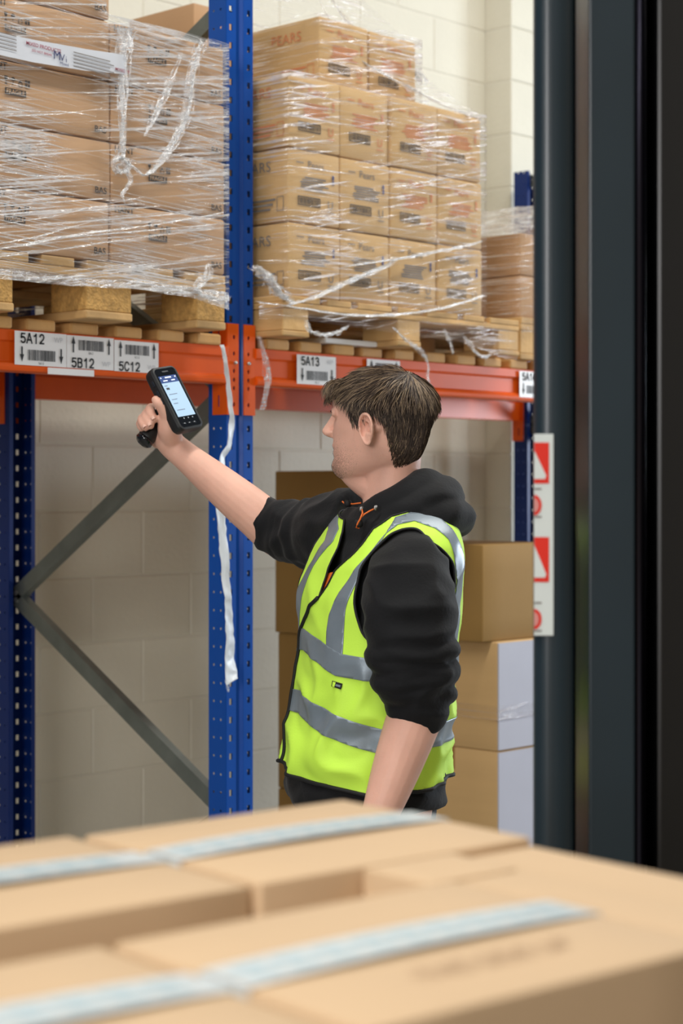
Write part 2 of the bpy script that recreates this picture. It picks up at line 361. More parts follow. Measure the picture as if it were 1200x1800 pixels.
# timber slat decks lying on the beams
m_slat = M('slat_timber', (205, 160, 100), .7, var=.16, vscale=6, stretch=(1, .25, 1), bump=.15, bscale=40)
def deck(xs, label):
    t = thing('timber_deck', (sum(xs)/len(xs), .5, BZ1), label, 'slat deck', 'slatted timber decks on the beams')
    sl = MB().box((-.046, -.54, 0), (.046, .54, .030)).mesh('slat', m_slat, bevel=.006, seg=2)
    for x in xs: place(sl, 'slat', t, (x + random.uniform(-.004,.004), .53 + random.uniform(-.012,.012), BZ1 + .0005))
    for y in (.30, .78): MB().box((xs[0]-.05, y-.03, BZ1-.02), (xs[-1]+.05, y+.03, BZ1)).build('batten', m_slat, t, bevel=.002)
deck([-.105 - .139*i for i in range(0, 10)], 'timber slat deck between the left beams under the FRAGILE cartons')
deck([.150 + .139*i for i in range(0, 18)], 'timber slat deck between the right beams behind the man')

# ------------------------------------------------------------ pallets, cartons and stretch film
m_ptim = M('pallet_timber', (196, 158, 104), .75, var=.22, vscale=7, stretch=(1,.3,1), bump=.2, bscale=50)
m_chip = M('chipboard_block', (190, 148, 84), .85, var=.25, vscale=60, bump=.5, bscale=160)
m_card_a = M('cardboard_tan', (186, 148, 110), .72, var=.05, vscale=5, bump=.06, bscale=90, stretch=(.2,.2,3))
m_card_b = M('cardboard_straw', (200, 164, 112), .72, var=.05, vscale=5, bump=.06, bscale=90, stretch=(.2,.2,3))
m_card_c = M('cardboard_pale', (202, 172, 136), .75, var=.04, vscale=4, bump=.05, bscale=80, stretch=(.2,.2,3))
m_card_d = M('cardboard_brown', (150, 116, 60), .75, var=.05, vscale=4, bump=.05)
m_prt = M('dark_box_print', (54, 46, 40), .7)
m_red = M('orange_red_print', (204, 126, 78), .7)
m_blu = M('blue_grey_print', (122, 116, 112), .7)
m_navy = M('blue_symbol_print', (52, 62, 120), .7)
m_wht = M('white_sheet', (206, 210, 218), .3, var=.03, bump=.1, bscale=20)
def jbox(mb, a, b, k=1): return mb.box(a, b)
def pallet(x0, x1, y0, y1, z, bw, label, block_mat, boards=5, hs=1.0):
    k1, k2, k3, k4 = .02*hs, .095*hs, .115*hs, .137*hs
    t = thing('wooden_pallet', ((x0+x1)/2, (y0+y1)/2, z), label, 'pallet', 'wooden pallets on the racking')
    xm = (x0+x1)/2; ym = (y0+y1)/2
    xs = [(x0, x0+bw[0]), (xm-bw[1]/2, xm+bw[1]/2), (x1-bw[0], x1)]
    ys = [(y0, y0+.145), (ym-.07, ym+.07), (y1-.145, y1)]
    for a,b in xs: MB().box((a-.003, y0, z), (b+.003, y1, z+k1)).build('bottom_board', m_ptim, t, bevel=.004)
    for a,b in xs:
        for c,d in ys: MB().box((a, c+.002, z+k1), (b, d-.002, z+k2)).build('block', block_mat, t, bevel=.003)
    for c,d in ys: MB().box((x0-.002, c, z+k2), (x1+.002, d, z+k3)).build('stringer_board', m_ptim, t, bevel=.003)
    n = boards; w = [.145 if i % 2 == 0 else .1 for i in range(n)]; gap = (x1-x0-sum(w))/(n-1); x = x0
    for i in range(n):
        MB().box((x, y0-.001, z+k3), (x+w[i], y1, z+k4)).build('top_board', m_ptim, t, bevel=.003); x += w[i] + gap
    return z + k4
def carton_mesh(sz, mat, bulge=.004, bevel=.006):
    """closed carton with softly bulging faces; base at z 0, front at y 0"""
    w, d, h = sz; bm = bmesh.new(); bmesh.ops.create_cube(bm, size=1)
    bmesh.ops.subdivide_edges(bm, edges=bm.edges[:], cuts=3, use_grid_fill=True)
    for v in bm.verts:
        c = v.co.copy(); e = [max(0, 1-(2*abs(c[i]))**2) for i in range(3)]
        k = [c[i]*[w,d,h][i] for i in range(3)]
        for i in (1,):
            if abs(abs(c[i])-.5) < 1e-4: k[i] += math.copysign(bulge*e[(i+1)%3]*e[(i+2)%3], c[i])
        v.co = Vector((k[0], k[1]+d/2, k[2]+h/2))
    es = [e for e in bm.edges if len(e.link_faces) == 2 and e.calc_face_angle(0) > .9]
    bmesh.ops.bevel(bm, geom=es, offset=bevel, segments=2, affect='EDGES', profile=.5)
    me = bpy.data.meshes.new('carton'); bm.to_mesh(me); bm.free(); me.materials.append(mat)
    for p in me.polygons: p.use_smooth = True
    try: me.set_sharp_from_angle(angle=R(35))
    except Exception: pass
    return me

# ---- left pallet load: FRAGILE cartons
LX1, LX0, LY = -.142, -.922, -.12
lz = BZ1 + .031
top = pallet(LX0-.005, LX1+.005, LY+.005, LY+1.17, lz, (.1, .145), 'wooden pallet with chipboard blocks under the FRAGILE cartons', m_chip, 5, 1.05)
cw, chh, cd = .389, .1505, .585
me_a = carton_mesh((cw-.002, cd, chh-.0035), m_card_a, .004, .007)
rows = ['bottom row', 'second row up', 'third row up', 'fourth row up', 'top row']
LT = top
def frag_print(box, x, z, s):
    y = LY - .0032
    p = Print((x, y, z), (1,0,0), (0,0,1), .0006)
    cx = -.10 if s == 'L' else -.045
    for i,k in enumerate((0,1,2,3)):             # handling marks: glass, umbrella, arrows, stack
        xx = cx - .028 + i*.021; yy = .1015
        if k == 0: p.poly([(xx-.005,yy+.008),(xx+.005,yy+.008),(xx+.004,yy),(xx,yy-.003),(xx-.004,yy)]).rect(xx-.001,yy-.011,xx+.001,yy-.003).rect(xx-.004,yy-.012,xx+.004,yy-.010)
        if k == 1: p.poly([(xx-.007,yy),(xx-.005,yy+.006),(xx,yy+.008),(xx+.005,yy+.006),(xx+.007,yy)]).rect(xx-.0007,yy-.010,xx+.0007,yy).rect(xx-.004,yy-.011,xx,yy-.0095)
        if k == 2: p.poly([(xx-.006,yy-.003),(xx+.006,yy-.003),(xx,yy+.004)]).rect(xx-.006,yy-.011,xx-.004,yy-.003).rect(xx+.004,yy-.011,xx+.006,yy-.003).rect(xx-.007,yy-.013,xx+.007,yy-.0115)
        if k == 3: p.rect(xx-.007,yy-.001,xx-.001,yy+.006).rect(xx+.001,yy-.001,xx+.007,yy+.006).rect(xx-.007,yy-.011,xx-.001,yy-.003).rect(xx+.001,yy-.011,xx+.007,yy-.003)
    p.rect(cx-.031, .066, cx+.031, .082, 0); p.text('FRAGILE', cx, .074, .0105, .012, 1, k=1.6)
    p.text('BAS', cw/2-.036, .0225, .0165, .02); p.text('HANT', -cw/2+.038, chh-.0185, .0165, .02)
    p.build('print', [m_prt, m_card_a], box)
for r in range(5):
    for c, xa in (('left', LX0 + cw/2), ('right', LX1 - cw/2)):
        if r == 4 and c == 'right': continue
        x = xa + (0 if r < 4 else .0) + random.uniform(-.002,.002); z = LT + r*chh + .0008; y = LY + random.uniform(0,.003)
        b = place(me_a, 'fragile_carton', None, (x, y, z))
        tag(b, f'tan FRAGILE carton, {rows[r]}, {c} column, above the 5A12 label', 'carton', 'FRAGILE cartons on the left pallet')
        frag_print(b, x, z, 'L' if c == 'left' else 'R')
# the deeper rank that shows over the top
me_rr = carton_mesh((LX1-LX0, .575, 4*chh), m_card_a)
bb = place(me_rr, 'large_carton', None, ((LX0+LX1)/2, LY+.600, LT+.0008)); tag(bb, 'large tan carton filling the rear of the left pallet, behind the FRAGILE cartons', 'carton')

# ---- film
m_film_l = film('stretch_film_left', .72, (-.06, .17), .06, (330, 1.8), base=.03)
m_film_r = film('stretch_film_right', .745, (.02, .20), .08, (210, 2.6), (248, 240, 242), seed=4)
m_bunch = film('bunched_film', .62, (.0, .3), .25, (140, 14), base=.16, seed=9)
def sheet(name, rail, n, rip, mat, parent, seed=0, thick=0, freq=14.0):
    """film between two rails: rail = [(p, q), ...]; rippled"""
    mb = MB(); k = len(rail); vs = []
    fine = []
    for i in range(k-1):
        for t in range(6): 
            u = t/6; fine.append((Vector(rail[i][0]).lerp(Vector(rail[i+1][0]), u), Vector(rail[i][1]).lerp(Vector(rail[i+1][1]), u)))
    fine.append((Vector(rail[-1][0]), Vector(rail[-1][1])))
    for i,(p,q) in enumerate(fine):
        for j in range(n+1):
            u = j/n; v = p.lerp(q, u)
            nz = noise.noise_vector(Vector((v.x*freq+seed, v.y*freq, v.z*freq*1.0+seed*3)))
            vs.append(v + Vector((nz.x*.5, nz.y, nz.z*.5))*rip)
    fs = [(i*(n+1)+j, i*(n+1)+j+1, (i+1)*(n+1)+j+1, (i+1)*(n+1)+j) for i in range(len(fine)-1) for j in range(n)]
    mb.add(vs, fs); o = mb.build(name, mat, parent, smooth=True); return o
def bunch(name, pts, rad, parent, mat=None, strands=7, seed=1, twist=2.0):
    """gathered film: a rope of crumpled flat strands"""
    rr = random.Random(seed); pts = [Vector(p) for p in pts]; fine = []
    for i in range(len(pts)-1):
        p0 = pts[max(i-1,0)]; p1 = pts[i]; p2 = pts[i+1]; p3 = pts[min(i+2,len(pts)-1)]
        for t in range(8):
            u = t/8; fine.append(.5*((2*p1) + (p2-p0)*u + (2*p0-5*p1+4*p2-p3)*u*u + (3*p1-p0-3*p2+p3)*u**3))
    fine.append(pts[-1]); K = len(fine); mb = MB()
    rad = rad if hasattr(rad,'__len__') else [rad]*len(pts)
    for s in range(int(strands*2.2)):
        ph = rr.uniform(0, 6.28); ro = rr.uniform(.1, 1.05); vs = []; wd_ = rr.uniform(.10, .42)
        i0 = 0 if rr.random() < .6 else rr.randrange(0, K//2); i1 = K if rr.random() < .6 else rr.randrange(K//2 + 1, K+1)
        if i1 - i0 < 3: continue
        for i in range(i0, i1):
            p = fine[i]; f = i/(K-1)*(len(pts)-1); a = int(min(f, len(pts)-2)); r = rad[a] + (rad[a+1]-rad[a])*(f-a)
            th = ph + twist*i/K*6.28*.5; w = noise.noise(Vector((i*.30, s*7.1, seed))); w2 = noise.noise(Vector((i*.45, s*4.7, seed+9)))
            c = p + CR*(math.cos(th)*r*ro + w*r*.6) + CF*(math.sin(th)*r*ro*.4 - r*.2) + Vector((0,0,w2*r*.6))
            tg = (fine[min(i+1,K-1)] - fine[max(i-1,0)]).normalized(); sd = tg.cross(CF).normalized(); an = w2*2.5 + s
            hw = max(.0005, r*wd_*(.5 + .9*abs(w2)))*(1 if i0 < i < i1-1 else .15); d = sd*math.cos(an) + CF*math.sin(an)*.8
            vs += [c - d*hw, c + tg.cross(d)*hw*.5, c + d*hw]
        n = len(vs)//3; mb.add(vs, [q for i in range(n-1) for q in ((3*i,3*i+1,3*i+4,3*i+3),(3*i+1,3*i+2,3*i+5,3*i+4))])
    return mb.build(name, mat or m_bunch, parent, smooth=True)
def wrap_shell(name, x0, x1, y0, y1, z0, z1, mat, label, amp=.004, nz=26, grow=.006, seed=0, zfun=None, par=None):
    """one wound skin of film around a load, tight at the corners, loose between"""
    per = []; g = grow; r = .012
    A = (x0-g, y0-g); B = (x1+g, y0-g); C_ = (x1+g, y1+g); D = (x0-g, y1+g)
    def edge(p, q, n): return [(p[0]+(q[0]-p[0])*i/n, p[1]+(q[1]-p[1])*i/n) for i in range(n)]
    per = edge(A,B,44) + edge(B,C_,14) + edge(C_,D,16) + edge(D,A,14)
    mb = MB(); vs = []; n = len(per)
    for k in range(nz+1):
        for (x,y) in per:
            u = k/nz; zz1 = zfun(x,y) if zfun else z1
            z = z0 + (zz1-z0)*u
            e = min(abs(x-A[0]), abs(x-B[0])) if abs(y-A[1])<1e-6 or abs(y-C_[1])<1e-6 else min(abs(y-A[1]), abs(y-C_[1]))
            d = amp*min(1, e/.06)*noise.noise(Vector((x*4+seed, y*4, z*30)))
            cx, cy = (x0+x1)/2, (y0+y1)/2
            if abs(y-A[1])<1e-6: vs.append((x, y-abs(d), z))
            elif abs(y-C_[1])<1e-6: vs.append((x, y+abs(d), z))
            elif x < cx: vs.append((x-abs(d), y, z))
            else: vs.append((x+abs(d), y, z))
    fs = [(k*n+j, k*n+(j+1)%n, (k+1)*n+(j+1)%n, (k+1)*n+j) for k in range(nz) for j in range(n)]
    mb.add(vs, fs)
    t = par or thing(name, ((x0+x1)/2, (y0+y1)/2, z0), label, 'stretch film', 'stretch film on the pallet loads')
    mb.build('film_skin', mat, t, smooth=True); return t
FW = LY - .0175
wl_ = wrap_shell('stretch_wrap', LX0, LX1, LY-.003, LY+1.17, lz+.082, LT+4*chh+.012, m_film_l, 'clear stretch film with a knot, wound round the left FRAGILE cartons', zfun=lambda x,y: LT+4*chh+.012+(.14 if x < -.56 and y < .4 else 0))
FD = 4.60
def onf(px, py, y=FW - .004):                   # point of the picture on the vertical plane at depth y of the rack
    k = (px-600)/FPX; b = y - CP.y; a = (k*CF.y*b - CR.y*b)/(CR.x - k*CF.x); d = a*CF.x + b*CF.y
    return Vector((CP.x + a, y, CZ - (py-HZ)*d/FPX))
bunch('film_gather', [onf(226,50), onf(216,130), onf(216,200), onf(214,262), onf(213,285)], [.030,.016,.009,.011,.014], wl_, seed=3, strands=9)
bunch('film_gather', [onf(352,72), onf(340,120), onf(330,200), onf(305,255), onf(262,306), onf(238,296), onf(220,285)], [.016,.014,.016,.015,.010,.006,.008], wl_, seed=5, strands=9)
bunch('film_gather', [onf(318,92), onf(296,150), onf(275,200), onf(252,240)], [.008,.012,.010,.003], wl_, seed=6, strands=6)
bunch('film_knot', [onf(198,290), onf(206,278), onf(220,282), onf(224,296), onf(212,304), onf(202,294), onf(214,288)], [.006,.012,.014,.013,.012,.012,.008], wl_, seed=8, strands=9)
bunch('film_tail', [onf(218,296), onf(228,318), onf(216,340), onf(220,358)], [.010,.009,.006,.003], wl_, seed=9, strands=6)
for i,(p,q,w) in enumerate([((-10,440),(400,372),.010),((-10,452),(330,408),.006),((-10,395),(260,345),.004),((0,205),(180,190),.005),((-10,185),(170,205),.004),((40,420),(395,392),.005),((-10,300),(200,322),.004),((-10,430),(180,385),.006)]):
    a, b = onf(*p), onf(*q); bunch('film_crease', [a, a.lerp(b,.35)+Vector((0,-.002,random.uniform(-.006,.006))), a.lerp(b,.7)+Vector((0,-.002,random.uniform(-.006,.006))), b], [w*.5,w,w*.7,w*.2], wl_, seed=20+i, strands=4, twist=.6)
bunch('film_gather', [onf(368,462), onf(364,490), onf(345,512), onf(385,528), onf(402,520)], [.005,.020,.012,.016,.008], wl_, seed=12, strands=8)
sheet('film_flap', [(onf(-5,470), onf(-5,490)), (onf(120,488), onf(120,502)), (onf(240,492), onf(240,508)), (onf(345,505), onf(345,525)), (onf(402,515), onf(402,545))], 8, .006, m_bunch, wl_, 3)
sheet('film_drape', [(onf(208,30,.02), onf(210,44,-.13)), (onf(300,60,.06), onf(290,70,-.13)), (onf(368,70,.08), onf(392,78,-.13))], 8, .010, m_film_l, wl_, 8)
# packing strip taped over the film
t = thing('packing_strip', onf(110,100), 'white printed packing strip stuck on the film of the left load', 'packing strip')
y_ = FW - .0085
sheet('strip_sheet', [(onf(-30,50,y_), onf(-30,90,y_)), (onf(60,70,y_), onf(60,110,y_)), (onf(150,86,y_), onf(150,124,y_)), (onf(222,97,y_), onf(222,131,y_))], 8, .0012, m_wht, t, 5)
p = Print(onf(100,98,y_-.002), (1,0,-.03), (0,0,1), .0005)
for i in range(5):
    p.rect(-.215+.0, .020-i*.0085, -.12, .0222-i*.0085, 0); p.rect(.05, .018-i*.0085, .165+.012*(i%2), .0205-i*.0085, 0)
p.text('MIXED PRODUCTS', -.04, .012, .009, .01, 1); p.text('DO NOT BREAK', -.045, -.002, .006, .01, 1); p.text('MIXED PR', .205, .004, .008, .01, 1)
p.text('M', .0, .0, .022, .0, 2).text('V', .016, -.002, .018, 0, 2).text('i', .028, -.004, .016, 0, 2); p.text('Mixed', .022, -.016, .008, 0, 2)
p.build('strip_print', [m_blu, M('maroon_print',(150,50,70),.6), M('ink_blue',(40,48,100),.6)], t)

# ---- right pallet load: cartons with barcodes
RX0, RX1, RY = .118, .972, -.098
rz = BZ1 + .031
RT = pallet(.088, 1.138, RY-.01, RY+1.12, rz, (.1, .1), 'wooden pallet sagging with film shreds above the 5A13 label', m_ptim, 7, .82) 
cw2, ch2, cd2 = .2125, .2065, .30
R0 = RT + .0005
for nm, (x0,x1) in {'a': (RX0, RX1)}.items(): pass
me_b = carton_mesh((cw2-.0035, cd2, ch2-.0035), m_card_b, .003, .006)
def soap_print(box, x, y, z, blue, side=False):
    if side:
        p = Print((x, y, z), (0,-1,0), (0,0,1), .0006); mi = 0 if blue else 1
        p.text('PEARS', .02, .155, .03, .0, mi, 1.1)
        for i in range(3): p.rect(.0, .06-i*.013, .10-.01*i, .066-i*.013, mi)
        p.frame(.105, .03, .132, .07, .002, mi)
        p.build('print', [m_blu, m_red], box); return
    p = Print((x, y, z), (1,0,0), (0,0,1), .0006); mi = 0 if blue else 2
    p.text('Pears', .004, .163, .022, 0, mi); p.rect(-.075, .165, -.045, .168, mi)
    for i in range(6):
        a = random.uniform(-.06,-.04); e = random.uniform(.03,.06); p.rect(a, .125-i*.0068, e, .129-i*.0068, mi)
    p.poly([(.070,.132),(.078,.132),(.078,.142),(.074,.146),(.070,.142)], 1 if blue else 2).rect(.070,.118,.078,.130, 1 if blue else 2)
    p.frame(-.068, .048, .022, .074, .003, 3); p.bars(-.062, .053, .016, .069, int(x*100)+int(z*77), 3)
    p.text('U', .063, .058, .024, .006, mi); p.rect(.050,.037,.078,.040,mi)
    p.build('print', [m_blu, m_navy, m_red, m_prt], box)
cols = ['first', 'second', 'third', 'last']
for r in range(3):
    for c in range(4):
        x = RX0 + cw2*(c+.5); z = R0 + r*ch2 + .0008; y = RY + random.uniform(0,.006) + (.0 if c != 1 else .004)
        b = place(me_b, 'soap_carton', None, (x, y, z)); blue = (r == 0) or (r == 1 and c < 2)
        tag(b, f'straw carton with {"grey" if blue else "orange"} print, {rows[r]}, {cols[c]} from the blue post', 'carton', 'barcoded cartons on the right pallet')
        soap_print(b, x, y - .0028, z, blue)
        if c == 0: soap_print(b, RX0 - .0015, RY + .15, z, blue, True)
        if c == 0:
            b2 = place(me_b, 'soap_carton', None, (x, y + cd2 + .004, z)); tag(b2, f'straw carton behind the first of the {rows[r]}, hidden by the blue post', 'carton', 'barcoded cartons on the right pallet')
z4 = R0 + 3*ch2 + .0008
for i,(x, y, mm) in enumerate(((.424, -.02, me_b), (.650, -.01, me_b))):
    b = place(mm, 'soap_carton', None, (x, y, z4 + (.0 if i == 0 else 0)))
    tag(b, ['carton topmost on the right load next to the blue post', 'carton topmost on the right load, right of its neighbour, against the pale wall'][i], 'carton', 'barcoded cartons on the right pallet'); soap_print(b, x, y-.0028, z4, False)
    if i == 0: soap_print(b, x-cw2/2-.0005, y+.15, z4, False, True)
b = place(carton_mesh((.25,.30,.305), m_card_a), 'plain_carton', None, (.362, .42, z4)); tag(b, 'plain carton at the rear of the right load, seen left of the blue post top', 'carton')
for r in range(3):
    b = place(me_b, 'soap_carton', None, (RX0 + cw2*1.5, RY + cd2 + .012, R0 + r*ch2 + .0008)); tag(b, f'straw carton behind the second of the {rows[r]}, hidden in the right load', 'carton', 'barcoded cartons on the right pallet')
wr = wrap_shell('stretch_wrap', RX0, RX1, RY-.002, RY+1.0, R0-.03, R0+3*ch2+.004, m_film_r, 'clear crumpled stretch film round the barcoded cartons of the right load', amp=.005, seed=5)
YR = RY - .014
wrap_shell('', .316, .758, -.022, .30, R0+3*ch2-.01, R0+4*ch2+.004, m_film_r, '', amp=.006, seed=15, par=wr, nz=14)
of = lambda px,py: onf(px, py, YR-.004)
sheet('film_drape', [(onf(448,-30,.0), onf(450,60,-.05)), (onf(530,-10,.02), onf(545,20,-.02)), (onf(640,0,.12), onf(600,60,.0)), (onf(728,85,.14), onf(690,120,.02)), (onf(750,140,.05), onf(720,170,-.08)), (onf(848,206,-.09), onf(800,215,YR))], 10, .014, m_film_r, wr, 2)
bunch('film_gather', [onf(575,-10,.02), onf(620,50,.02), onf(680,100,.03), onf(735,135,.0), onf(742,150,-.02)], [.006,.010,.016,.022,.010], wr, seed=31, strands=8)
bunch('film_gather', [onf(560,0,.02), onf(600,70,.01), onf(640,110,-.02), onf(760,175,-.06), onf(848,212,YR)], [.004,.006,.008,.012,.006], wr, seed=32, strands=6)
bunch('film_gather', [of(450,470), of(470,490), of(490,515), of(520,535)], [.020,.024,.020,.010], wr, seed=33, strands=11)
bunch('film_gather', [of(500,538), of(560,520), of(610,495), of(670,472), of(700,455)], [.008,.010,.016,.016,.004], wr, seed=34, strands=9)
bunch('film_gather', [of(450,530), of(520,540), of(640,555), of(760,545), of(850,520)], [.006,.010,.012,.010,.006], wr, seed=35, strands=7, twist=.8)
bunch('film_crease', [of(600,470), of(700,455), of(780,440), of(848,425)], [.004,.010,.014,.010], wr, seed=36, strands=7)
bunch('film_crease', [of(690,330), of(760,318), of(848,300)], [.006,.006,.003], wr, seed=37, strands=5)
bunch('film_crease', [of(452,458), of(560,457), of(700,452)], [.002,.0025,.002], wr, seed=38, strands=3)
for i in range(9):
    yy = 360 + i*9; bunch('film_crease', [of(760+random.uniform(-20,30), yy-7), of(846, yy+9)], [.0015,.0025], wr, seed=40+i, strands=2)
    yy = 225 + i*9; bunch('film_crease', [of(700+random.uniform(-5,30), yy), of(780+random.uniform(-30,60), yy+9)], [.0015,.0022], wr, seed=60+i, strands=2)
pf = lambda px,py: onf(px, py, RY-.022)
sheet('film_flap', [(pf(455,530), pf(455,560)), (pf(530,545), pf(530,562)), (pf(600,556), pf(600,572)), (pf(700,562), pf(700,585)), (pf(800,568), pf(800,600)), (pf(908,578), pf(908,636))], 10, .010, m_film_r, wr, 4)
bunch('film_shred', [pf(538,562), pf(544,580), pf(566,588), pf(590,585), pf(612,572)], [.006,.010,.014,.012,.004], wr, seed=51, strands=8)
bunch('film_shred', [pf(690,575), pf(715,600), pf(740,618), pf(752,640), pf(752,665), pf(762,700)], [.006,.012,.012,.006,.006,.008], wr, seed=52, strands=7)
bunch('film_shred', [pf(780,578), pf(790,600), pf(796,622)], [.010,.008,.004], wr, seed=53, strands=6)
bunch('film_shred', [pf(815,590), pf(835,618), pf(850,628), pf(864,622)], [.008,.010,.012,.006], wr, seed=54, strands=7)
bunch('film_shred', [onf(455,590,-.05), onf(466,630,-.03), onf(470,660,-.03), onf(466,695,-.03), onf(458,720,-.03)], [.008,.012,.013,.010,.007], wr, seed=55, strands=9)

# ---- load farther right, behind the mast
T3 = pallet(1.25, 2.25, -.03, 1.0, rz, (.1, .1), 'wooden pallet farthest along the rack beside the black mast', m_ptim, 5)
me_c = carton_mesh((.33, .48, .135), m_card_a, .004)
for r in range(2):
    for c in range(3):
        for k in range(2):
            b = place(me_c, 'brown_carton', None, (1.425 + c*.333, -.02 + .5*k, T3 + r*.137 + .0008))
            tag(b, f'brown carton on the far right pallet, {"upper" if r else "lower"} layer, {["next to the right load","middle of three","behind the mast"][c]}, {"rear" if k else "front"} rank', 'carton', 'brown cartons on the far right pallet')
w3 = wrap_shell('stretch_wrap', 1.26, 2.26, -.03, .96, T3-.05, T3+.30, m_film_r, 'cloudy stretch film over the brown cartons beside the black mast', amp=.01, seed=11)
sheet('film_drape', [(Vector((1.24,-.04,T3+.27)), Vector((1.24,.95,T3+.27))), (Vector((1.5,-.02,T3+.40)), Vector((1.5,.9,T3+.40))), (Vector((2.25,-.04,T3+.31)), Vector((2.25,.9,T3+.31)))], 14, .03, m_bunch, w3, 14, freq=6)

# white slab lying on the right deck
s = MB().box((.335, -.03, BZ1+.0305), (.56, .12, BZ1+.046)).build('white_slab', m_white, None, bevel=.004); tag(s, 'flat white slab lying on the slats under the right pallet', 'slab')

# loose strap hanging down the post
m_strap = M('white_strap', (214, 222, 230), .35, var=.12, vscale=30, stretch=(1,1,.1), bump=.4, bscale=60, spec=.6)
t = thing('hanging_strap', onf(400, 1000, -.03), 'torn white plastic strap hanging down the blue post', 'strap')
cl = [(389,606,7),(397,640,8),(403,690,9),(407,740,11),(403,780,11),(391,805,9),(388,835,14),(386,880,16),(391,940,18),(395,990,16),(400,1050,13),(402,1085,14),(405,1130,17),(403,1160,18),(406,1185,22),(407,1200,24)]
fr = []
for i,(px,py,w) in enumerate(cl):
    yy = -.05 - .004*math.sin(i*1.3) ; w *= .8; fr.append((onf(px-w*.55, py + (6 if i == len(cl)-1 else 0), yy), onf(px+w*.55, py - (8 if i == len(cl)-1 else 0), yy - .012*math.sin(i*.9))))
o = sheet('strap_band', fr, 10, .006, m_strap, t, 6, freq=40); solid(o, .0012, 0)
bunch('strap_end', [onf(398,1195,-.052), onf(400,1208,-.052), onf(402,1217,-.052)], [.005,.004,.002], t, m_strap, 4, 3)

# ---- cartons on the floor under the right bay
def plain(x, y, z, sz, mat, label, tape=None, group=None, sheet_=None, name='carton'):
    b = place(carton_mesh(sz, mat, .004, .005), name, None, (x, y, z)); tag(b, label, 'carton', group)
    w, d, h = sz
    m_tp = M('brown_packing_tape', (152, 112, 62), .3, spec=.6)
    if tape is not None:
        p = MB().box((x - w/2 - .0026, y + d*.5-.03, z+h-.075), (x - w/2 + .001, y + d*.5+.03, z+h+.001)); p.build('tape', m_tp, b)
        p = MB().box((x - w/2, y + d*.5-.03, z+h-.001), (x + w/2, y + d*.5+.03, z+h+.0012)); p.build('tape', m_tp, b)
    if sheet_:
        q = MB().box((x - w/2 + .004, y - .0052, z + .004), (x + w/2 - .004, y + .001, z + h - .004)); wf = q.build('glare_front', M('wrap_glare_pale', (178, 180, 194), .5, var=.02), b)  # glare on the wrap film painted as a pale front panel
        p = Print((x + .12, y - .0058, z + h*.62), (1,0,0), (0,0,1), .0006); p.rect(-.05,-.08,.07,.08,0)
        for i in range(9): p.rect(-.042, .066-i*.0155, .05-.02*(i%3), .070-i*.0155, 1, 2)
        p.build('paper_label', [m_wht, m_blu], b)
    return b
m_card_w = M('cardboard_whitefaced', (196, 184, 160), .65, var=.03)
plain(1.49, .10, .0005, (.40, .42, .345), m_card_b, 'straw coloured carton lowest in the floor stack beside the mast', True, 'cartons stacked under the right bay', True)
plain(1.49, .10, .3465, (.40, .42, .348), m_card_b, 'straw coloured carton second from the floor behind the vest, beside the mast', True, 'cartons stacked under the right bay', True)
third = plain(1.49, .10, .6955, (.40, .42, .360), m_card_b, 'straw coloured carton third from the floor, with white label edge, beside the mast', True, 'cartons stacked under the right bay', True)
plain(1.45, .12, 1.057, (.42, .40, .320), m_card_d, 'brown carton on top of the floor stack beside the red warning sign', None, 'cartons stacked under the right bay')
# cling band round the third carton
p = MB().box((1.284, .092, .80), (1.696, .526, .845)); p.build('film_band', m_film_r, third)
plain(1.36, .60, .0005, (.46, .36, .50), m_card_d, 'dark brown carton lowest by the wall behind the man', None, 'dark cartons by the wall')
plain(1.36, .60, .502, (.46, .36, .55), m_card_d, 'dark brown carton in the middle of the stack by the wall', None, 'dark cartons by the wall')
b = plain(1.345, .60, 1.054, (.46, .36, .57), m_card_d, 'dark brown carton with a strip of clear tape, behind the face of the man', None, 'dark cartons by the wall')
p = Print((1.345, .5955, 1.54), (1,0,0), (0,0,1), .0008); p.rect(-.20,-.025,.22,.025,0)
for i in range(4): p.rect(-.19, .015-i*.011, -.12+.02*(i%2), .019-i*.011, 1, 2); p.rect(.0, .015-i*.011, .08+.02*(i%2), .019-i*.011, 1, 2)
p.build('printed_tape', [M('dull_clear_tape',(170,158,134),.35), m_blu], b)

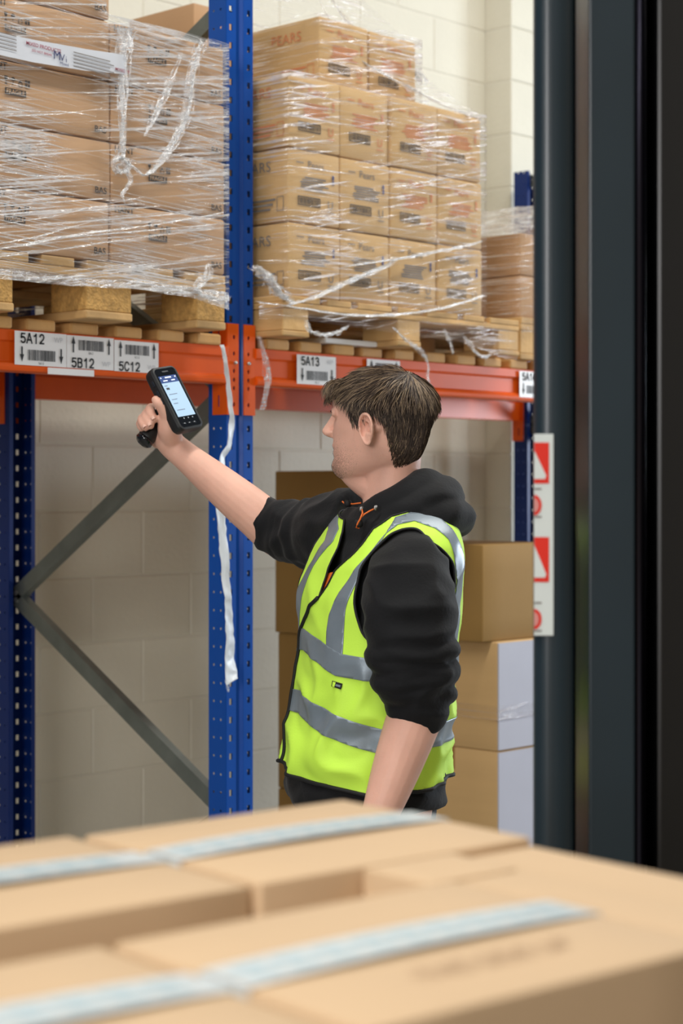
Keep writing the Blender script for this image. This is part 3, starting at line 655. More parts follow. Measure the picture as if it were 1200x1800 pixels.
# ------------------------------------------------------------ foreground pallet of cartons
FA = R(50.3); FS, FC = math.sin(FA), math.cos(FA)
def G(u, n, z):                                 # foreground pallet grid -> world
    X = u*FS - n*FC; d = u*FC + n*FS
    return CP + CR*X + CF*d + Vector((0,0, z - CZ))
m_ctape = M('printed_blue_white_tape', (206, 214, 216), .3, var=.05, vscale=40, spec=.6)
m_tprint = M('tape_blue_print', (176, 202, 212), .4)
def gcarton(u0, u1, n0, n1, z0, z1, label, mat=None, tape=None, tape_end=True, name='carton', text=None):
    c = MB(); w, d, h = u1-u0, n1-n0, z1-z0
    base = carton_mesh((w, d, h), mat or m_card_c, .003, .004)
    ux = (G(1,0,0)-G(0,0,0)).normalized(); ny = (G(0,1,0)-G(0,0,0)).normalized(); org = G((u0+u1)/2, n0, z0)
    for v in base.vertices: v.co = ux*v.co.x + ny*v.co.y + Vector((0,0,v.co.z))
    o = place(base, name, None, org); tag(o, label, 'carton', 'cartons on the foreground pallet')
    if tape is not None:
        mb = MB(); e = .0012; t0, t1 = tape-.024, tape+.024; ua, ub = u0-.0, u1+.0
        pts = [(ua, z1), (ub, z1)]
        def zt(u): k = (2*(u-(u0+u1)/2)/w); m = 2*(tape-(n0+n1)/2)/d; return z1 + .003*max(0,1-k*k)*max(0,1-m*m) + e
        N_ = 16; vs = []
        for i in range(N_+1):
            u = ua + (ub-ua)*i/N_; vs += [G(u,t0,zt(u)), G(u,t1,zt(u))]
        mb.add(vs, [(2*i,2*i+2,2*i+3,2*i+1) for i in range(N_)])
        for uu, s in ((u0-.0012, -1), (u1+.0012, 1)):
            mb.add([G(uu,t0,z1+e*.5), G(uu,t1,z1+e*.5), G(uu,t1,z1-.055), G(uu,t0,z1-.055)], [(0,1,2,3)])
        tp = mb.build('packing_tape', m_ctape, o); tag(tp, 'pale blue and white printed packing tape')
        p = MB()
        k = u0 + .012
        while k < u1 - .03:
            for nn, hh in ((tape-.012,.007),(tape+.004,.009)): p.add([G(k,nn,zt(k)+.0006),G(k+.022,nn,zt(k+.022)+.0006),G(k+.022,nn+hh,zt(k+.022)+.0006),G(k,nn+hh,zt(k)+.0006)], [(0,1,2,3)])
            k += .03
        p.build('tape_print', m_tprint, tp)
    if text:
        tu, tn, s = text; p = Print(G(tu, tn, z1+.0035), ux, ny, .0004)
        p.text('THIS SIDE UP', 0, 0, .016, .0, 0); p.build('print', M('soft_box_print',(158,124,92),.7), o)
    return o
HZT = 1.27
t = thing('wooden_pallet', G(.75,1.0,0), 'wooden pallet on the floor under the foreground cartons', 'pallet')
for n in (.76, 1.02, 1.27):
    a = [G(u, nn, z) for z in (0,.022) for u,nn in ((.36,n-.05),(1.08,n-.05),(1.08,n+.05),(.36,n+.05))]; MB().add(a, [(3,2,1,0),(4,5,6,7),(0,1,5,4),(1,2,6,5),(2,3,7,6),(3,0,4,7)]).build('bottom_board', m_ptim, t)
    for u in (.41, .72, 1.03):
        a = [G(uu, nn, z) for z in (.022,.1) for uu,nn in ((u-.05,n-.05),(u+.05,n-.05),(u+.05,n+.05),(u-.05,n+.05))]; MB().add(a, [(3,2,1,0),(4,5,6,7),(0,1,5,4),(1,2,6,5),(2,3,7,6),(3,0,4,7)]).build('block', m_chip, t)
for i in range(6):
    u = .36 + i*.124; a = [G(uu, nn, z) for z in (.1,.122) for uu,nn in ((u,.71),(u+.1,.71),(u+.1,1.32),(u,1.32))]; MB().add(a, [(3,2,1,0),(4,5,6,7),(0,1,5,4),(1,2,6,5),(2,3,7,6),(3,0,4,7)]).build('top_board', m_ptim, t)
gcarton(.36, 1.078, .735, 1.31, .1225, .53, 'large carton lowest on the foreground pallet')
gcarton(.36, 1.078, .735, 1.31, .531, .938, 'large carton in the middle of the foreground pallet')
ZL = .939
gcarton(.802, 1.078, 1.056, 1.296, ZL, HZT, 'foreground carton with blue tape nearest the man', tape=1.180)
gcarton(.46, .798, 1.062, 1.312, ZL, HZT-.002, 'foreground carton with blue tape at the far left of the dark gap', tape=1.192)
gcarton(.36, .622, .735, .985, ZL, HZT-.003, 'foreground carton at the near left, taped, in front of the gap', tape=.868)
gcarton(.625, .915, .732, .976, ZL, HZT, 'nearest foreground carton with long blue tape and faint lettering', tape=.858, text=(.775, .79, 1))
gcarton(.893, .985, .978, 1.052, ZL, HZT, 'narrow foreground carton closing the right end of the dark gap')
gcarton(.918, .985, .735, .976, ZL, HZT-.001, 'narrow foreground carton at the right edge of the picture')
gcarton(.990, 1.075, .72, 1.053, ZL, HZT-.006, 'outermost foreground carton by the black mast')

# ------------------------------------------------------------ lift truck mast
m_mast = M('charcoal_mast_paint', (30, 44, 52), .34, var=.08, vscale=4, spec=.5)
m_mastd = M('black_mast_steel', (7, 8, 9), .38, var=.08)
m_chrome = M('hydraulic_chrome', (150, 150, 165), .18, 1)
MD = 2.42
def mp(px, dd=0): return CP + CR*((px-600)/FPX*MD) + CF*(MD+dd) - Vector((0,0,CZ))
mx0 = mp(940)
t = thing('lift_truck_mast', mp(1100, .1), 'charcoal lift truck mast filling the right side with a warning sign', 'mast')
def mprof(pts, z0, z1, name, mat, par=None, smooth=False, bevel=0):
    rg = [[CP + CR*x + CF*(MD + d) + Vector((0,0,z-CZ)) for x,d in pts] for z in (z0, z1)]
    return MB().rings(rg).build(name, mat, par or t, smooth=smooth, bevel=bevel)
def arc(cx, cd, r, a0, a1, n=8): return [(cx + r*math.cos(R(a0+(a1-a0)*i/n)), cd + r*math.sin(R(a0+(a1-a0)*i/n))) for i in range(n+1)]
k = MD/FPX; X = lambda px: (px-600)*k
MH = 3.4
# outer channel with a rounded front edge, open to the right
mprof([(X(940)*(1+.16/MD)+.001,.16)] + arc(X(940)+.022, .022, .022, 180, 270) + arc(X(1012)-.026, .026, .026, 270, 360) + [(X(1012),.05), (X(1012)-.012,.05), (X(1012)-.012,.03), (X(940)+.014,.03), (X(940)*(1+.16/MD)+.013,.16)], .05, MH, 'outer_channel', m_mast, bevel=.0015)
# inner channel, set back, flat face
mprof([(X(1040),.03), (X(1122),.03), (X(1122),.052), (X(1060),.052), (X(1060),.15), (X(1122),.15), (X(1122),.172), (X(1040),.172)], .08, MH, 'inner_channel', m_mast, bevel=.003)
cyl = MB(); 
cyl.lathe(CP + CR*(X(1146)) + CF*(MD+.12) - Vector((0,0,CZ)), [(.012,.1),(.012,MH)], 20).build('lift_cylinder', M('dark_chrome_rod', (62, 60, 74), .3, .9), t, smooth=True)
mprof([(X(1172),.08), (X(1300),.08), (X(1300),.25), (X(1172),.25)], .05, MH, 'carriage_column', m_mastd, bevel=.006)
mprof([(X(1030),.2), (X(1300),.2), (X(1300),.22), (X(1030),.22)], .05, MH, 'back_plate', M('matte_black', (3, 3, 4), .95, spec=.1))
for z in (.25, 3.0): mprof([(X(945),.16), (X(1290),.16), (X(1290),.20), (X(945),.20)], z, z+.1, 'cross_member', m_mastd, bevel=.004)
mprof([(X(925),.02), (X(1320),.02), (X(1320),.30), (X(925),.30)], 0, .06, 'base_plate', m_mastd, bevel=.006)
# sign wrapping the left of the outer channel
zt = lambda py: CZ - (py-HZ)*k
sg = mprof([(X(938)*1.0125,.03), (X(938),-.003), (X(972),-.003), (X(972),-.0005), (X(940),-.0005), (X(940)*1.0125,.03)], zt(1117), zt(763), 'warning_sign', M('sign_white', (214, 222, 220), .4), bevel=.0005)
tag(sg, 'white warning sign with red panels and triangles')
p = Print(CP + CR*X(938) + CF*(MD-.0032) + Vector((0,0,zt(940)-CZ)), CR, (0,0,1), .0006)
m_sred = M('sign_red', (222, 44, 28), .4); q = lambda px: (px-938)*k
for y0,y1 in ((778,850),(944,1023)):
    p.rect(q(938), zt(y1)-zt(940), q(964), zt(y0)-zt(940), 0)
    p.poly([(q(938), zt(y0+14)-zt(940)), (q(959), zt(y1-14)-zt(940)), (q(957), zt(y1-8)-zt(940)), (q(938), zt(y1-8)-zt(940))], 1, 2)
for yc in (888, 1088):
    p.poly([(q(938)+.0098*math.sin(R(a)), zt(yc)-zt(940)+.0135*math.cos(R(a))) for a in range(0,181,12)], 0, 1)
    p.poly([(q(938)+.006*math.sin(R(a)), zt(yc)-zt(940)+.009*math.cos(R(a))) for a in range(0,181,15)], 2, 2)
    p.rect(q(938), zt(yc+22)-zt(940), q(951), zt(yc+19)-zt(940), 3); p.rect(q(938), zt(yc-30)-zt(940), q(951), zt(yc-27)-zt(940), 3)
p.build('sign_print', [m_sred, M('sign_white',(0,0,0)), M('sign_pink',(214,140,134),.5), m_blu], sg)

# ------------------------------------------------------------ the man
TT = [(.86,.024,.136,.178,6),(.93,.025,.144,.184,6),(.98,.027,.150,.188,6),(1.04,.025,.147,.188,7),(1.12,.012,.140,.188,9),(1.20,.006,.138,.192,12),(1.28,.001,.138,.198,15),
      (1.34,-.001,.137,.204,19),(1.40,-.012,.126,.206,21),(1.44,-.020,.114,.198,22),(1.47,-.027,.104,.178,22),(1.495,-.033,.094,.148,22),(1.515,-.038,.086,.116,22),(1.535,-.042,.080,.088,22),(1.56,-.046,.076,.074,22)]
def crom(t, a, b, c, d): return .5*((2*b)+(c-a)*t+(2*a-5*b+4*c-d)*t*t+(3*b-a-3*c+d)*t**3)
def table(T, z):
    z = min(max(z, T[0][0]), T[-1][0]); i = 0
    for i in range(len(T)-1):
        if z <= T[i+1][0]: break
    p0,p1,p2,p3 = T[max(i-1,0)],T[i],T[i+1],T[min(i+2,len(T)-1)]; t = (z-p1[0])/(p2[0]-p1[0])
    return [crom(t,p0[k],p1[k],p2[k],p3[k]) for k in range(1,len(p1))]
PXC, PD = 665.0, 3.72
def cw(X, D, z): return Vector((CP.x, CP.y, 0)) + CR*X + CF*D + Vector((0,0,z))
def torso(phi, z, off=0.0):
    c,a,b,psi = table(TT, z); a += off; b += off; psi = R(psi); ph = R(phi); cs, sn = math.cos(ph), math.sin(ph); e = 2/2.25
    f = c + a*math.copysign(abs(cs)**e, cs); l = b*math.copysign(abs(sn)**e, sn)
    return cw((PXC-600)/FPX*PD - f*math.cos(psi) + l*math.sin(psi), PD - f*math.sin(psi) - l*math.cos(psi), z)
def tnorm(phi, z):
    d1 = torso(phi+1, z) - torso(phi-1, z); d2 = torso(phi, z+.004) - torso(phi, z-.004)
    n = d1.cross(d2).normalized(); c = torso(0,z).lerp(torso(180,z), .5)
    return n if n.dot(torso(phi,z)-c) > 0 else -n
m_skin = M('skin', (226, 176, 156), .5, var=.06, vscale=18, bump=.06, bscale=220, sss=.12, spec=.35)
m_lip = M('lip', (190, 118, 108), .45, sss=.1)
m_hood = M('black_fleece', (17, 18, 21), .85, var=.10, vscale=30, bump=.10, bscale=160, spec=.3, sheen=.06)
m_vest = M('fluorescent_yellow', (204, 250, 84), .62, var=.02, vscale=20, bump=.05, bscale=300, spec=.3)
m_refl = M('reflective_tape', (128, 140, 150), .38, .25, var=.03, vscale=60, bump=.04, bscale=400)
m_bind = M('black_binding', (14, 15, 18), .7)
m_trou = M('navy_trousers', (22, 26, 38), .85, var=.1, bump=.1, bscale=120)
m_shoe = M('black_boots', (20, 20, 20), .5)
m_hair1 = M('brown_hair', (74, 58, 46), .55, var=.2, vscale=60, spec=.4)
m_hair2 = M('light_brown_hair', (142, 120, 94), .5, spec=.45)
m_hair3 = M('dark_brown_hair', (46, 36, 29), .6, spec=.3)
m_ocord = M('orange_cord', (226, 110, 40), .6)
man = thing('person', cw((PXC-600)/FPX*PD, PD, 0), 'young man in black hoodie and yellow vest pointing a handheld scanner at the beam labels', 'person')

def to_remesh(mb, voxel, smooth_it, fac=.5):
    me = mb.mesh('tmp', m_skin); o = bpy.data.objects.new('tmp', me); COL.objects.link(o)
    r = o.modifiers.new('r', 'REMESH'); r.mode = 'VOXEL'; r.voxel_size = voxel
    s = o.modifiers.new('s', 'SMOOTH'); s.factor = fac; s.iterations = smooth_it
    dg = bpy.context.evaluated_depsgraph_get(); dg.update()
    out = bpy.data.meshes.new_from_object(o.evaluated_get(dg)); bpy.data.objects.remove(o); bpy.data.meshes.remove(me)
    return out
def finish(me, name, mats, parent, org):
    org = Vector(org); me.name = name; me.materials.clear()
    for v in me.vertices: v.co -= org
    for m in (mats if isinstance(mats, list) else [mats]): me.materials.append(m)
    for p in me.polygons: p.use_smooth = True
    return place(me, name, parent, org)
def smooth_far(me, spots, it):
    bm = bmesh.new(); bm.from_mesh(me); vs = [v for v in bm.verts if all((v.co-c).length > r for c,r in spots)]
    for _ in range(it): bmesh.ops.smooth_vert(bm, verts=vs, factor=.45, use_axis_x=True, use_axis_y=True, use_axis_z=True)
    bm.to_mesh(me); bm.free()
def limb(mb, pts, n=18, sub=6, caps=True, wr=None, squash=None):
    """pts: (Vector, radius[, radius across])"""
    P = [(Vector(p[0]), p[1]) for p in pts]; path = []; rad = []
    for i in range(len(P)-1):
        q = [P[max(i-1,0)], P[i], P[i+1], P[min(i+2,len(P)-1)]]
        for t in range(sub):
            u = t/sub; path.append(Vector([crom(u,*[k[0][j] for k in q]) for j in range(3)])); rad.append(max(.002, crom(u,*[k[1] for k in q])))
    path.append(P[-1][0]); rad.append(P[-1][1])
    if caps:                                    # round ends
        d0 = (path[0]-path[1]).normalized(); d1 = (path[-1]-path[-2]).normalized(); r0, r1 = rad[0], rad[-1]
        path = [path[0]+d0*r0*.9, path[0]+d0*r0*.6] + path + [path[-1]+d1*r1*.6, path[-1]+d1*r1*.9]; rad = [r0*.35, r0*.78] + rad + [r1*.78, r1*.35]
    if wr: rad = [wr(i/(len(path)-1), r) for i,r in enumerate(rad)]
    mb.tube(path, rad, n)

# ---- head
CHI = 25
hf = (-CR*math.cos(R(CHI)) + CF*math.sin(R(CHI))); hl = (-CF*math.cos(R(CHI)) - CR*math.sin(R(CHI))); hu = Vector((0,0,1))
pit = R(3); hf, hu = (hf*math.cos(pit) + hu*math.sin(pit)), (hu*math.cos(pit) - hf*math.sin(pit))
HB = cw((658-600)/FPX*3.72, 3.72, 1.572)
def H(p, l, z): return HB + hf*p + hl*l + hu*z
HT = [(-.002,.066,.030,.014),(.004,.080,.010,.026),(.012,.088,-.020,.039),(.024,.0935,-.050,.050),(.034,.0922,-.070,.056),(.044,.0895,-.080,.060),(.053,.0895,-.086,.0625),(.060,.0900,-.090,.064),(.068,.0912,-.093,.066),(.080,.0915,-.096,.068),
      (.10,.0925,-.099,.0705),(.120,.0905,-.102,.0730),(.134,.0895,-.101,.0755),(.148,.0965,-.103,.077),(.165,.0965,-.103,.077),(.180,.089,-.098,.073),(.193,.076,-.087,.065),(.204,.054,-.068,.051),(.211,.03,-.045,.033),(.2145,.008,-.018,.012)]
def head(phi, z, off=0):
    f,b,w = table(HT, z); cs, sn = math.cos(R(phi)), math.sin(R(phi)); e = 2/2.15
    c = (f+b)/2; a = (f-b)/2 + off; w = w + off
    p = c + a*math.copysign(abs(cs)**e, cs); l = w*math.copysign(abs(sn)**e, sn)*(1 - .20*max(0,cs)**1.5*(1 if z < .16 else max(0,1-(z-.16)/.05)))
    if cs < 0 and z < .1: pass
    k = math.exp(-(l/.022)**2) if p > 0 else 0; p += k*(.0035*math.exp(-((z-.053)/.0045)**2) + .005*math.exp(-((z-.067)/.0045)**2) - .003*math.exp(-((z-.060)/.0025)**2) - .003*math.exp(-((z-.042)/.005)**2))
    for s in (-1,1):                            # eye sockets, cheekbones
        d = ((p-.09)/.03)**2 + ((l-s*.032)/.020)**2 + ((z-.134)/.013)**2; p -= .0055*math.exp(-d)
        d = ((p-.06)/.04)**2 + ((l-s*.058)/.025)**2 + ((z-.108)/.018)**2; l += s*.003*math.exp(-d)
    return p, l, z
body = MB()
zs = [HT[0][0] + (HT[-1][0]-HT[0][0])*i/60 for i in range(61)]
body.rings([[H(*head(ph, z)) for ph in range(0,360,6)] for z in zs])
# nose
nr = []
for z,f,w,bk in ((.146,.098,.008,.02),(.136,.0985,.0075,.02),(.125,.104,.0085,.02),(.112,.112,.0105,.022),(.102,.119,.0125,.025),(.096,.1215,.0145,.028),(.090,.1185,.0150,.028),(.086,.110,.0135,.022),(.083,.100,.010,.014)):
    nr.append([H(f - bk/2 + bk/2*math.cos(R(a)), w*math.sin(R(a)), z) for a in range(0,360,24)])
body.rings(nr)
for s in (-1,1):
    limb(body, [(H(.098, s*.012, .094), .006), (H(.104, s*.012, .0915), .0065)], 10, 3)
    # ears: dished shell with rolled rim and lobe
    eo = Vector((0,0,0)); rg = []; N = 28
    def ear(r, a, h):
        u = .0205*r*math.cos(a)*(1.0 + .10*math.sin(a)); v = .0315*r*math.sin(a)*(1 if math.sin(a) > 0 else 1.02)
        if math.sin(a) < -.5: u *= .92
        # u backwards, v up, h outwards; tilt back, flare out to the rear
        uu = u - v*.16; base = .0845 + .005*(uu/.0185)
        return H(-.016 - uu*.95 , s*(base + h + max(0, uu)*.30), .103 + v)
    prof = [(.0,-.014),(.24,-.014),(.40,-.012),(.46,.0020),(.56,.0040),(.66,-.004),(.78,-.003),(.83,.0075),(.93,.0095),(1.04,.0065),(1.04,.001),(.95,-.003)]
    for r,h in prof[1:]:
        ring = []
        for i in range(N):
            a = 2*math.pi*i/N; hh = h
            frontness = max(0, -math.cos(a))    # towards the face
            if .4 < r < .80: hh = h - .012*frontness if h > -.002 else h - .006*frontness
            if r > .75: hh = h*(1-.55*frontness) if math.sin(a) > -.6 else h*.7
            if math.sin(a) < -.72 and r < .9: hh = .002
            ring.append(ear(r, a, hh))
        rg.append(ring)
    back = [[ear(r, 2*math.pi*i/N, -.006) for i in range(N)] for r in (.8,.4)]; back[1] = [ear(.45, 2*math.pi*i/N, -.02) for i in range(N)]
    body.rings(rg + back)
    limb(body, [(H(-.004, s*.062, .103), .009), (H(-.030, s*.064, .106), .012)], 10, 3)
    limb(body, [(H(.0025, s*.0745, .099), .004), (H(.003, s*.0745, .104), .004)], 8, 2)
for s in (-1,1):                                 # eyelids
    limb(body, [(H(.079, s*.0165, .133), .003), (H(.0832, s*.025, .1395), .004), (H(.0825, s*.036, .1390), .0045), (H(.0765, s*.0430, .135), .0055)], 8, 4)
    limb(body, [(H(.080, s*.0165, .133), .003), (H(.0835, s*.026, .1275), .003), (H(.0815, s*.036, .1280), .0035), (H(.0765, s*.0430, .131), .0055)], 8, 4)
# neck
def ell(c, a, b, n=28, ang=CHI-14):
    fd = (-CR*math.cos(R(ang)) + CF*math.sin(R(ang))); ld = Vector((0,0,1)).cross(fd)
    return [c + fd*(a*math.cos(2*math.pi*i/n)) + ld*(b*math.sin(2*math.pi*i/n)) for i in range(n)]
nk = []
for z,px,a,b in ((1.44,694,.085,.10),(1.49,692,.070,.080),(1.52,690,.0605,.065),(1.55,688,.0575,.0585),(1.58,688,.0565,.057),(1.61,690,.057,.057),(1.65,693,.055,.055),(1.68,692,.04,.04)):
    nk.append(ell(cw((px-600)/FPX*3.72, 3.72, z), a, b))
body.rings(nk)
limb(body, [(H(.055,.0,.012), .022), (H(.03,0,.0), .028), (H(.0,0,-.012), .034)], 16, 4)
# trunk and legs inside the clothes
body.rings([[torso(p, z, -.028) for p in range(0,360,12)] for z in (.90,1.0,1.1,1.2,1.3,1.38,1.43,1.46,1.48,1.495)])
hips = {1: (PXC+30, 3.62), -1: (PXC-30, 3.82)}
for s in (1,-1):
    px, d = hips[s]; X = (px-600)/FPX*d
    limb(body, [(cw(X, d, .95), .075), (cw(X-.02, d, .80), .075), (cw(X-.03, d-.01*s, .50), .052), (cw(X-.01, d-.02*s, .30), .046), (cw(X+.01, d-.02*s, .10), .036), (cw(X+.0, d-.02*s, .06), .036)], 16, 4)
# ---- arms
LS, LE, LW = W(720,1015,3.56), W(742,1222,3.50), W(652,1475,3.42)
RS, RE, RW = W(622,928,3.90), W(498,944,4.07), W(303,783,4.155)
limb(body, [(W(715,1000,3.63), .05), (LS, .056), (LS.lerp(LE,.5), .056), (LE, .050), (LE.lerp(LW,.22), .0515), (LE.lerp(LW,.55), .0445), (LE.lerp(LW,.85), .034), (LW, .0295)], 20, 6)
limb(body, [(RS, .060), (RS.lerp(RE,.5), .056), (RE, .050), (RE.lerp(RW,.25), .0505), (RE.lerp(RW,.55), .0435), (RE.lerp(RW,.85), .0335), (RW, .031)], 20, 6)
# right hand closed on the scanner grip: palm on the far side, fingertips and thumb on the near side
Z = lambda zx, zy, d: W(220 + zx/4.2857, 620 + zy/4.2857, d)
limb(body, [(RW, .031), (Z(318,640,4.15), .032), (Z(290,560,4.172), .030), (Z(262,500,4.185), .027)], 18, 5)          # heel and palm
limb(body, [(Z(250,660,4.165), .020), (Z(225,590,4.182), .021), (Z(200,520,4.19), .018)], 14, 4)                      # little finger side of the palm
limb(body, [(Z(345,640,4.135), .026), (Z(330,570,4.118), .0265), (Z(318,505,4.108), .021)], 16, 4)                    # ball of the thumb
limb(body, [(Z(322,530,4.11), .019), (Z(308,470,4.10), .0150), (Z(275,410,4.094), .0130), (Z(250,380,4.092), .0125), (Z(230,356,4.092), .0105)], 14, 4)   # thumb
fingers = [ # knuckle, middle joint, end joint, tip
    [(255,430,4.19), (196,418,4.165), (188,445,4.122), (216,500,4.100)],
    [(245,470,4.193), (170,455,4.168), (160,490,4.122), (190,548,4.098)],
    [(232,510,4.192), (140,490,4.168), (130,520,4.126), (152,563,4.104)],
    [(222,550,4.188), (125,530,4.17), (116,545,4.142), (128,572,4.124)]]
for i,fg in enumerate(fingers):
    r = (.0112,.0112,.0108,.0098)[i]; limb(body, [(Z(*fg[0]), r*1.15), (Z(*fg[1]), r*1.05), (Z(*fg[2]), r), (Z(*fg[3]), r*.88)], 12, 5)
# left hand hanging relaxed
hd = (LW-LE).normalized(); tow = -CR; ac = -CF
limb(body, [(LW, .0295), (LW+hd*.05, .031), (LW+hd*.09, .030)], 14, 4)
for i,(o_, L_) in enumerate(((-.024,.07),(-.008,.078),(.008,.072),(.023,.058))):
    k0 = LW + hd*.095 + (tow*o_*-1).cross(hd)*0 + CF*(-o_); limb(body, [(k0 - hd*.02, .0105), (k0 + hd*L_*.45 + tow*.008, .0098), (k0 + hd*L_*.8 + tow*.026, .009), (k0 + hd*L_*.95 + tow*.046, .0078)], 10, 4)
limb(body, [(LW+hd*.03+tow*.018, .016), (LW+hd*.06+tow*.036, .013), (LW+hd*.09+tow*.042, .0115), (LW+hd*.115+tow*.038, .0095)], 10, 4)
bme = to_remesh(body, .0026, 1, .5)
smooth_far(bme, [(H(-.016, s*.075, .103), .04) for s in (1,-1)], 4)
bo = finish(bme, 'body', [m_skin, m_lip], man, man.location); tag(bo, 'fair skin of head, forearms and hands')
ml = H(.094, 0, .061) - Vector(man.location)
for p in bme.polygons:
    d = Vector(p.center) - ml; u, v, w_ = d.dot(hf), d.dot(hl), d.dot(hu)
    if abs(w_) < .0085*(1-(v/.026)**2) and abs(v) < .026 and u > -.02: p.material_index = 1
for s in (1,-1):
    ec = H(.0690, s*.0285, .133)
    e = MB(); e.lathe(ec, [(.0108*math.sin(math.pi*i/10)+1e-5, -.0108*math.cos(math.pi*i/10)) for i in range(11)], 16); eo_ = e.build('eyeball', M('eye_white',(224,220,214),.2), man, smooth=True)
    dv = (hf*.97 + hl*.05 - hu*.1).normalized(); a_ = dv.orthogonal().normalized(); b_ = dv.cross(a_)
    MB().add([ec + dv*.0108 + (a_*math.cos(R(t)) + b_*math.sin(R(t)))*.005 for t in range(0,360,24)], [tuple(range(15))]).build('iris', M('iris',(70,84,96),.2), eo_)
    lash = MB(); lash.tube([H(.0845, s*.017, .1335), H(.0885, s*.026, .1372), H(.0870, s*.037, .1366), H(.080, s*.045, .1325)], [.0008,.0014,.0014,.0008], 6); lash.build('eyelashes', m_hair3, man)
    brow = MB()
    for k in range(40):
        u = k/39; a = H(.0985-.016*u*u, s*(.014+.034*u), .1505+.006*math.sin(u*2.4)); brow.tube([a, a + hl*s*.006 + hu*.0035 + hf*.0012, a + hl*s*.010 + hu*.003], [.0009,.0007,.0003], 4)
    brow.build('eyebrow', m_hair3, man)
# finger nails
for i,fg in enumerate(fingers[:3]):
    a, b = Z(*fg[2]), Z(*fg[3]); t_ = (b-a).normalized(); nn = (-CF - t_*(-CF).dot(t_)).normalized(); sd = t_.cross(nn); c = b + nn*.0088 + t_*.004
    mb = MB(); rg = []
    for u in range(5):
        f = (u-2)/2; rg.append([c + t_*(f*.0058) + sd*(g*.0052*(1-.25*f*f)) + nn*(-.0022*g*g) for g in (-1,-.5,0,.5,1)])
    mb.add([p for r_ in rg for p in r_], [(i_*5+j, i_*5+j+1, (i_+1)*5+j+1, (i_+1)*5+j) for i_ in range(4) for j in range(4)])
    o = mb.build('finger_nail', M('nail',(232,188,172),.3), man, smooth=True); solid(o, .0012, 0)

# ---- hair
def hline(phi):
    a = abs((phi+180) % 360 - 180)
    T = [(0,.178),(40,.180),(58,.172),(66,.150),(73,.118),(80,.112),(86,.122),(95,.134),(108,.126),(116,.100),(124,.068),(138,.036),(155,.012),(180,.006)]
    for (a0,z0),(a1,z1) in zip(T, T[1:]):
        if a <= a1: return z0 + (z1-z0)*(a-a0)/(a1-a0)
    return T[-1][1]
def hoff(phi, z):
    hl_ = hline(phi); t = min(1, max(0, (z-hl_)/.08)); top_ = max(0, min(1, (z-.15)/.04)); return .0012 + .0052*t + .0060*top_
cap = MB(); rg = []
def scalp(phi, z, off):
    p,l,zz = head(phi, min(z,.2144), off); 
    if z < .06 and math.cos(R(phi)) < 0:         # nape follows the neck
        k = min(1,(.06-z)/.05); p = p*(1-k) + (-.082 - .006*(1-k))*abs(math.cos(R(phi)))*k + p*0 if math.cos(R(phi)) < -.3 else p
    return H(p, l, zz + off*max(0,(z-.17)/.045))
NZ = 34
for k in range(NZ+1):
    row = []
    for ph in range(0,360,4):
        h0 = hline(ph); h0 += .022*max(0, min(1, (abs((ph+180)%360-180)-112)/30)); z = h0 + (.2144-h0)*(k/NZ)**.9; o_ = hoff(ph, z) if k else -.004
        row.append(scalp(ph, z, o_ + .0016*noise.noise(Vector((ph*.25, z*60, 2)))))
    rg.append(row)
cap.rings(rg, cap=True)
hair = cap.build('hair', m_hair1, man, smooth=True); tag(hair, 'short brown hair, longer on top')
rr = random.Random(5); st = MB()
def ribbon(pts, w, mi, side):
    vs = []; n = len(pts)
    for i,p in enumerate(pts):
        ww = w*(1-.85*(i/(n-1))**1.5); vs += [p - side*ww, p + side*ww]
    st.add(vs, [(2*i,2*i+1,2*i+3,2*i+2) for i in range(n-1)], mi)
count = 0
while count < 9000:
    ph = rr.uniform(-180,180); z = rr.uniform(.0,.2144); h0 = hline(ph)
    if z < h0 - .002: continue
    if z > .19 and rr.random() < (z-.19)/.0245*.45: continue
    o_ = hoff(ph, z); root = scalp(ph, z, o_ + (.0016 if z < .10 else -.0005)); c0 = H(-.005,0,.11); nrm = (root-c0).normalized()
    topness = max(0, min(1, (z-.150)/.035)); frontal = math.cos(R(ph))
    wh = H(-.062, .012, .206)                     # crown
    away = (root - wh); away = away - nrm*away.dot(nrm); away = away.normalized() if away.length > 1e-4 else hf
    down = (-hu - hf*.25); down = (down - nrm*down.dot(nrm)).normalized()
    d = (away*(topness*1.0) + down*(1-topness)*1.1 + Vector((rr.gauss(0,1),rr.gauss(0,1),rr.gauss(0,1)))*.16)
    if topness > .5 and frontal > -.2: d += hf*.7 - hl*(.10)
    d = (d - nrm*d.dot(nrm)).normalized()
    L_ = (.016 + .014*min(1,max(0,(z-h0)/.06)))*(1-topness) + topness*rr.uniform(.028,.046)
    if frontal > .6 and z > .165: L_ = rr.uniform(.030,.046)
    n = 6; pts = []; p = root.copy(); dirv = (d + nrm*(.12+.16*topness)).normalized()
    clump = noise.noise_vector(root*55)*.35*topness
    for i in range(n):
        pts.append(p.copy()); cen = H(-.005,0,.115); nn = (p-cen).normalized()
        dirv = (dirv + clump*.12 - nn*(.07+.10*i/n) - hu*(.05*topness*(1 if frontal > .3 else .3))).normalized()
        p = p + dirv*(L_/(n-1))
    tone = rr.random(); mi = (1 if tone < .34 else 0 if tone < .75 else 2) if topness > .4 else (0 if tone < .45 else 2 if tone < .88 else 1)
    side = dirv.cross((CP-p).normalized()).normalized(); ribbon(pts, .00075 if topness > .4 else .0006, mi, side); count += 1
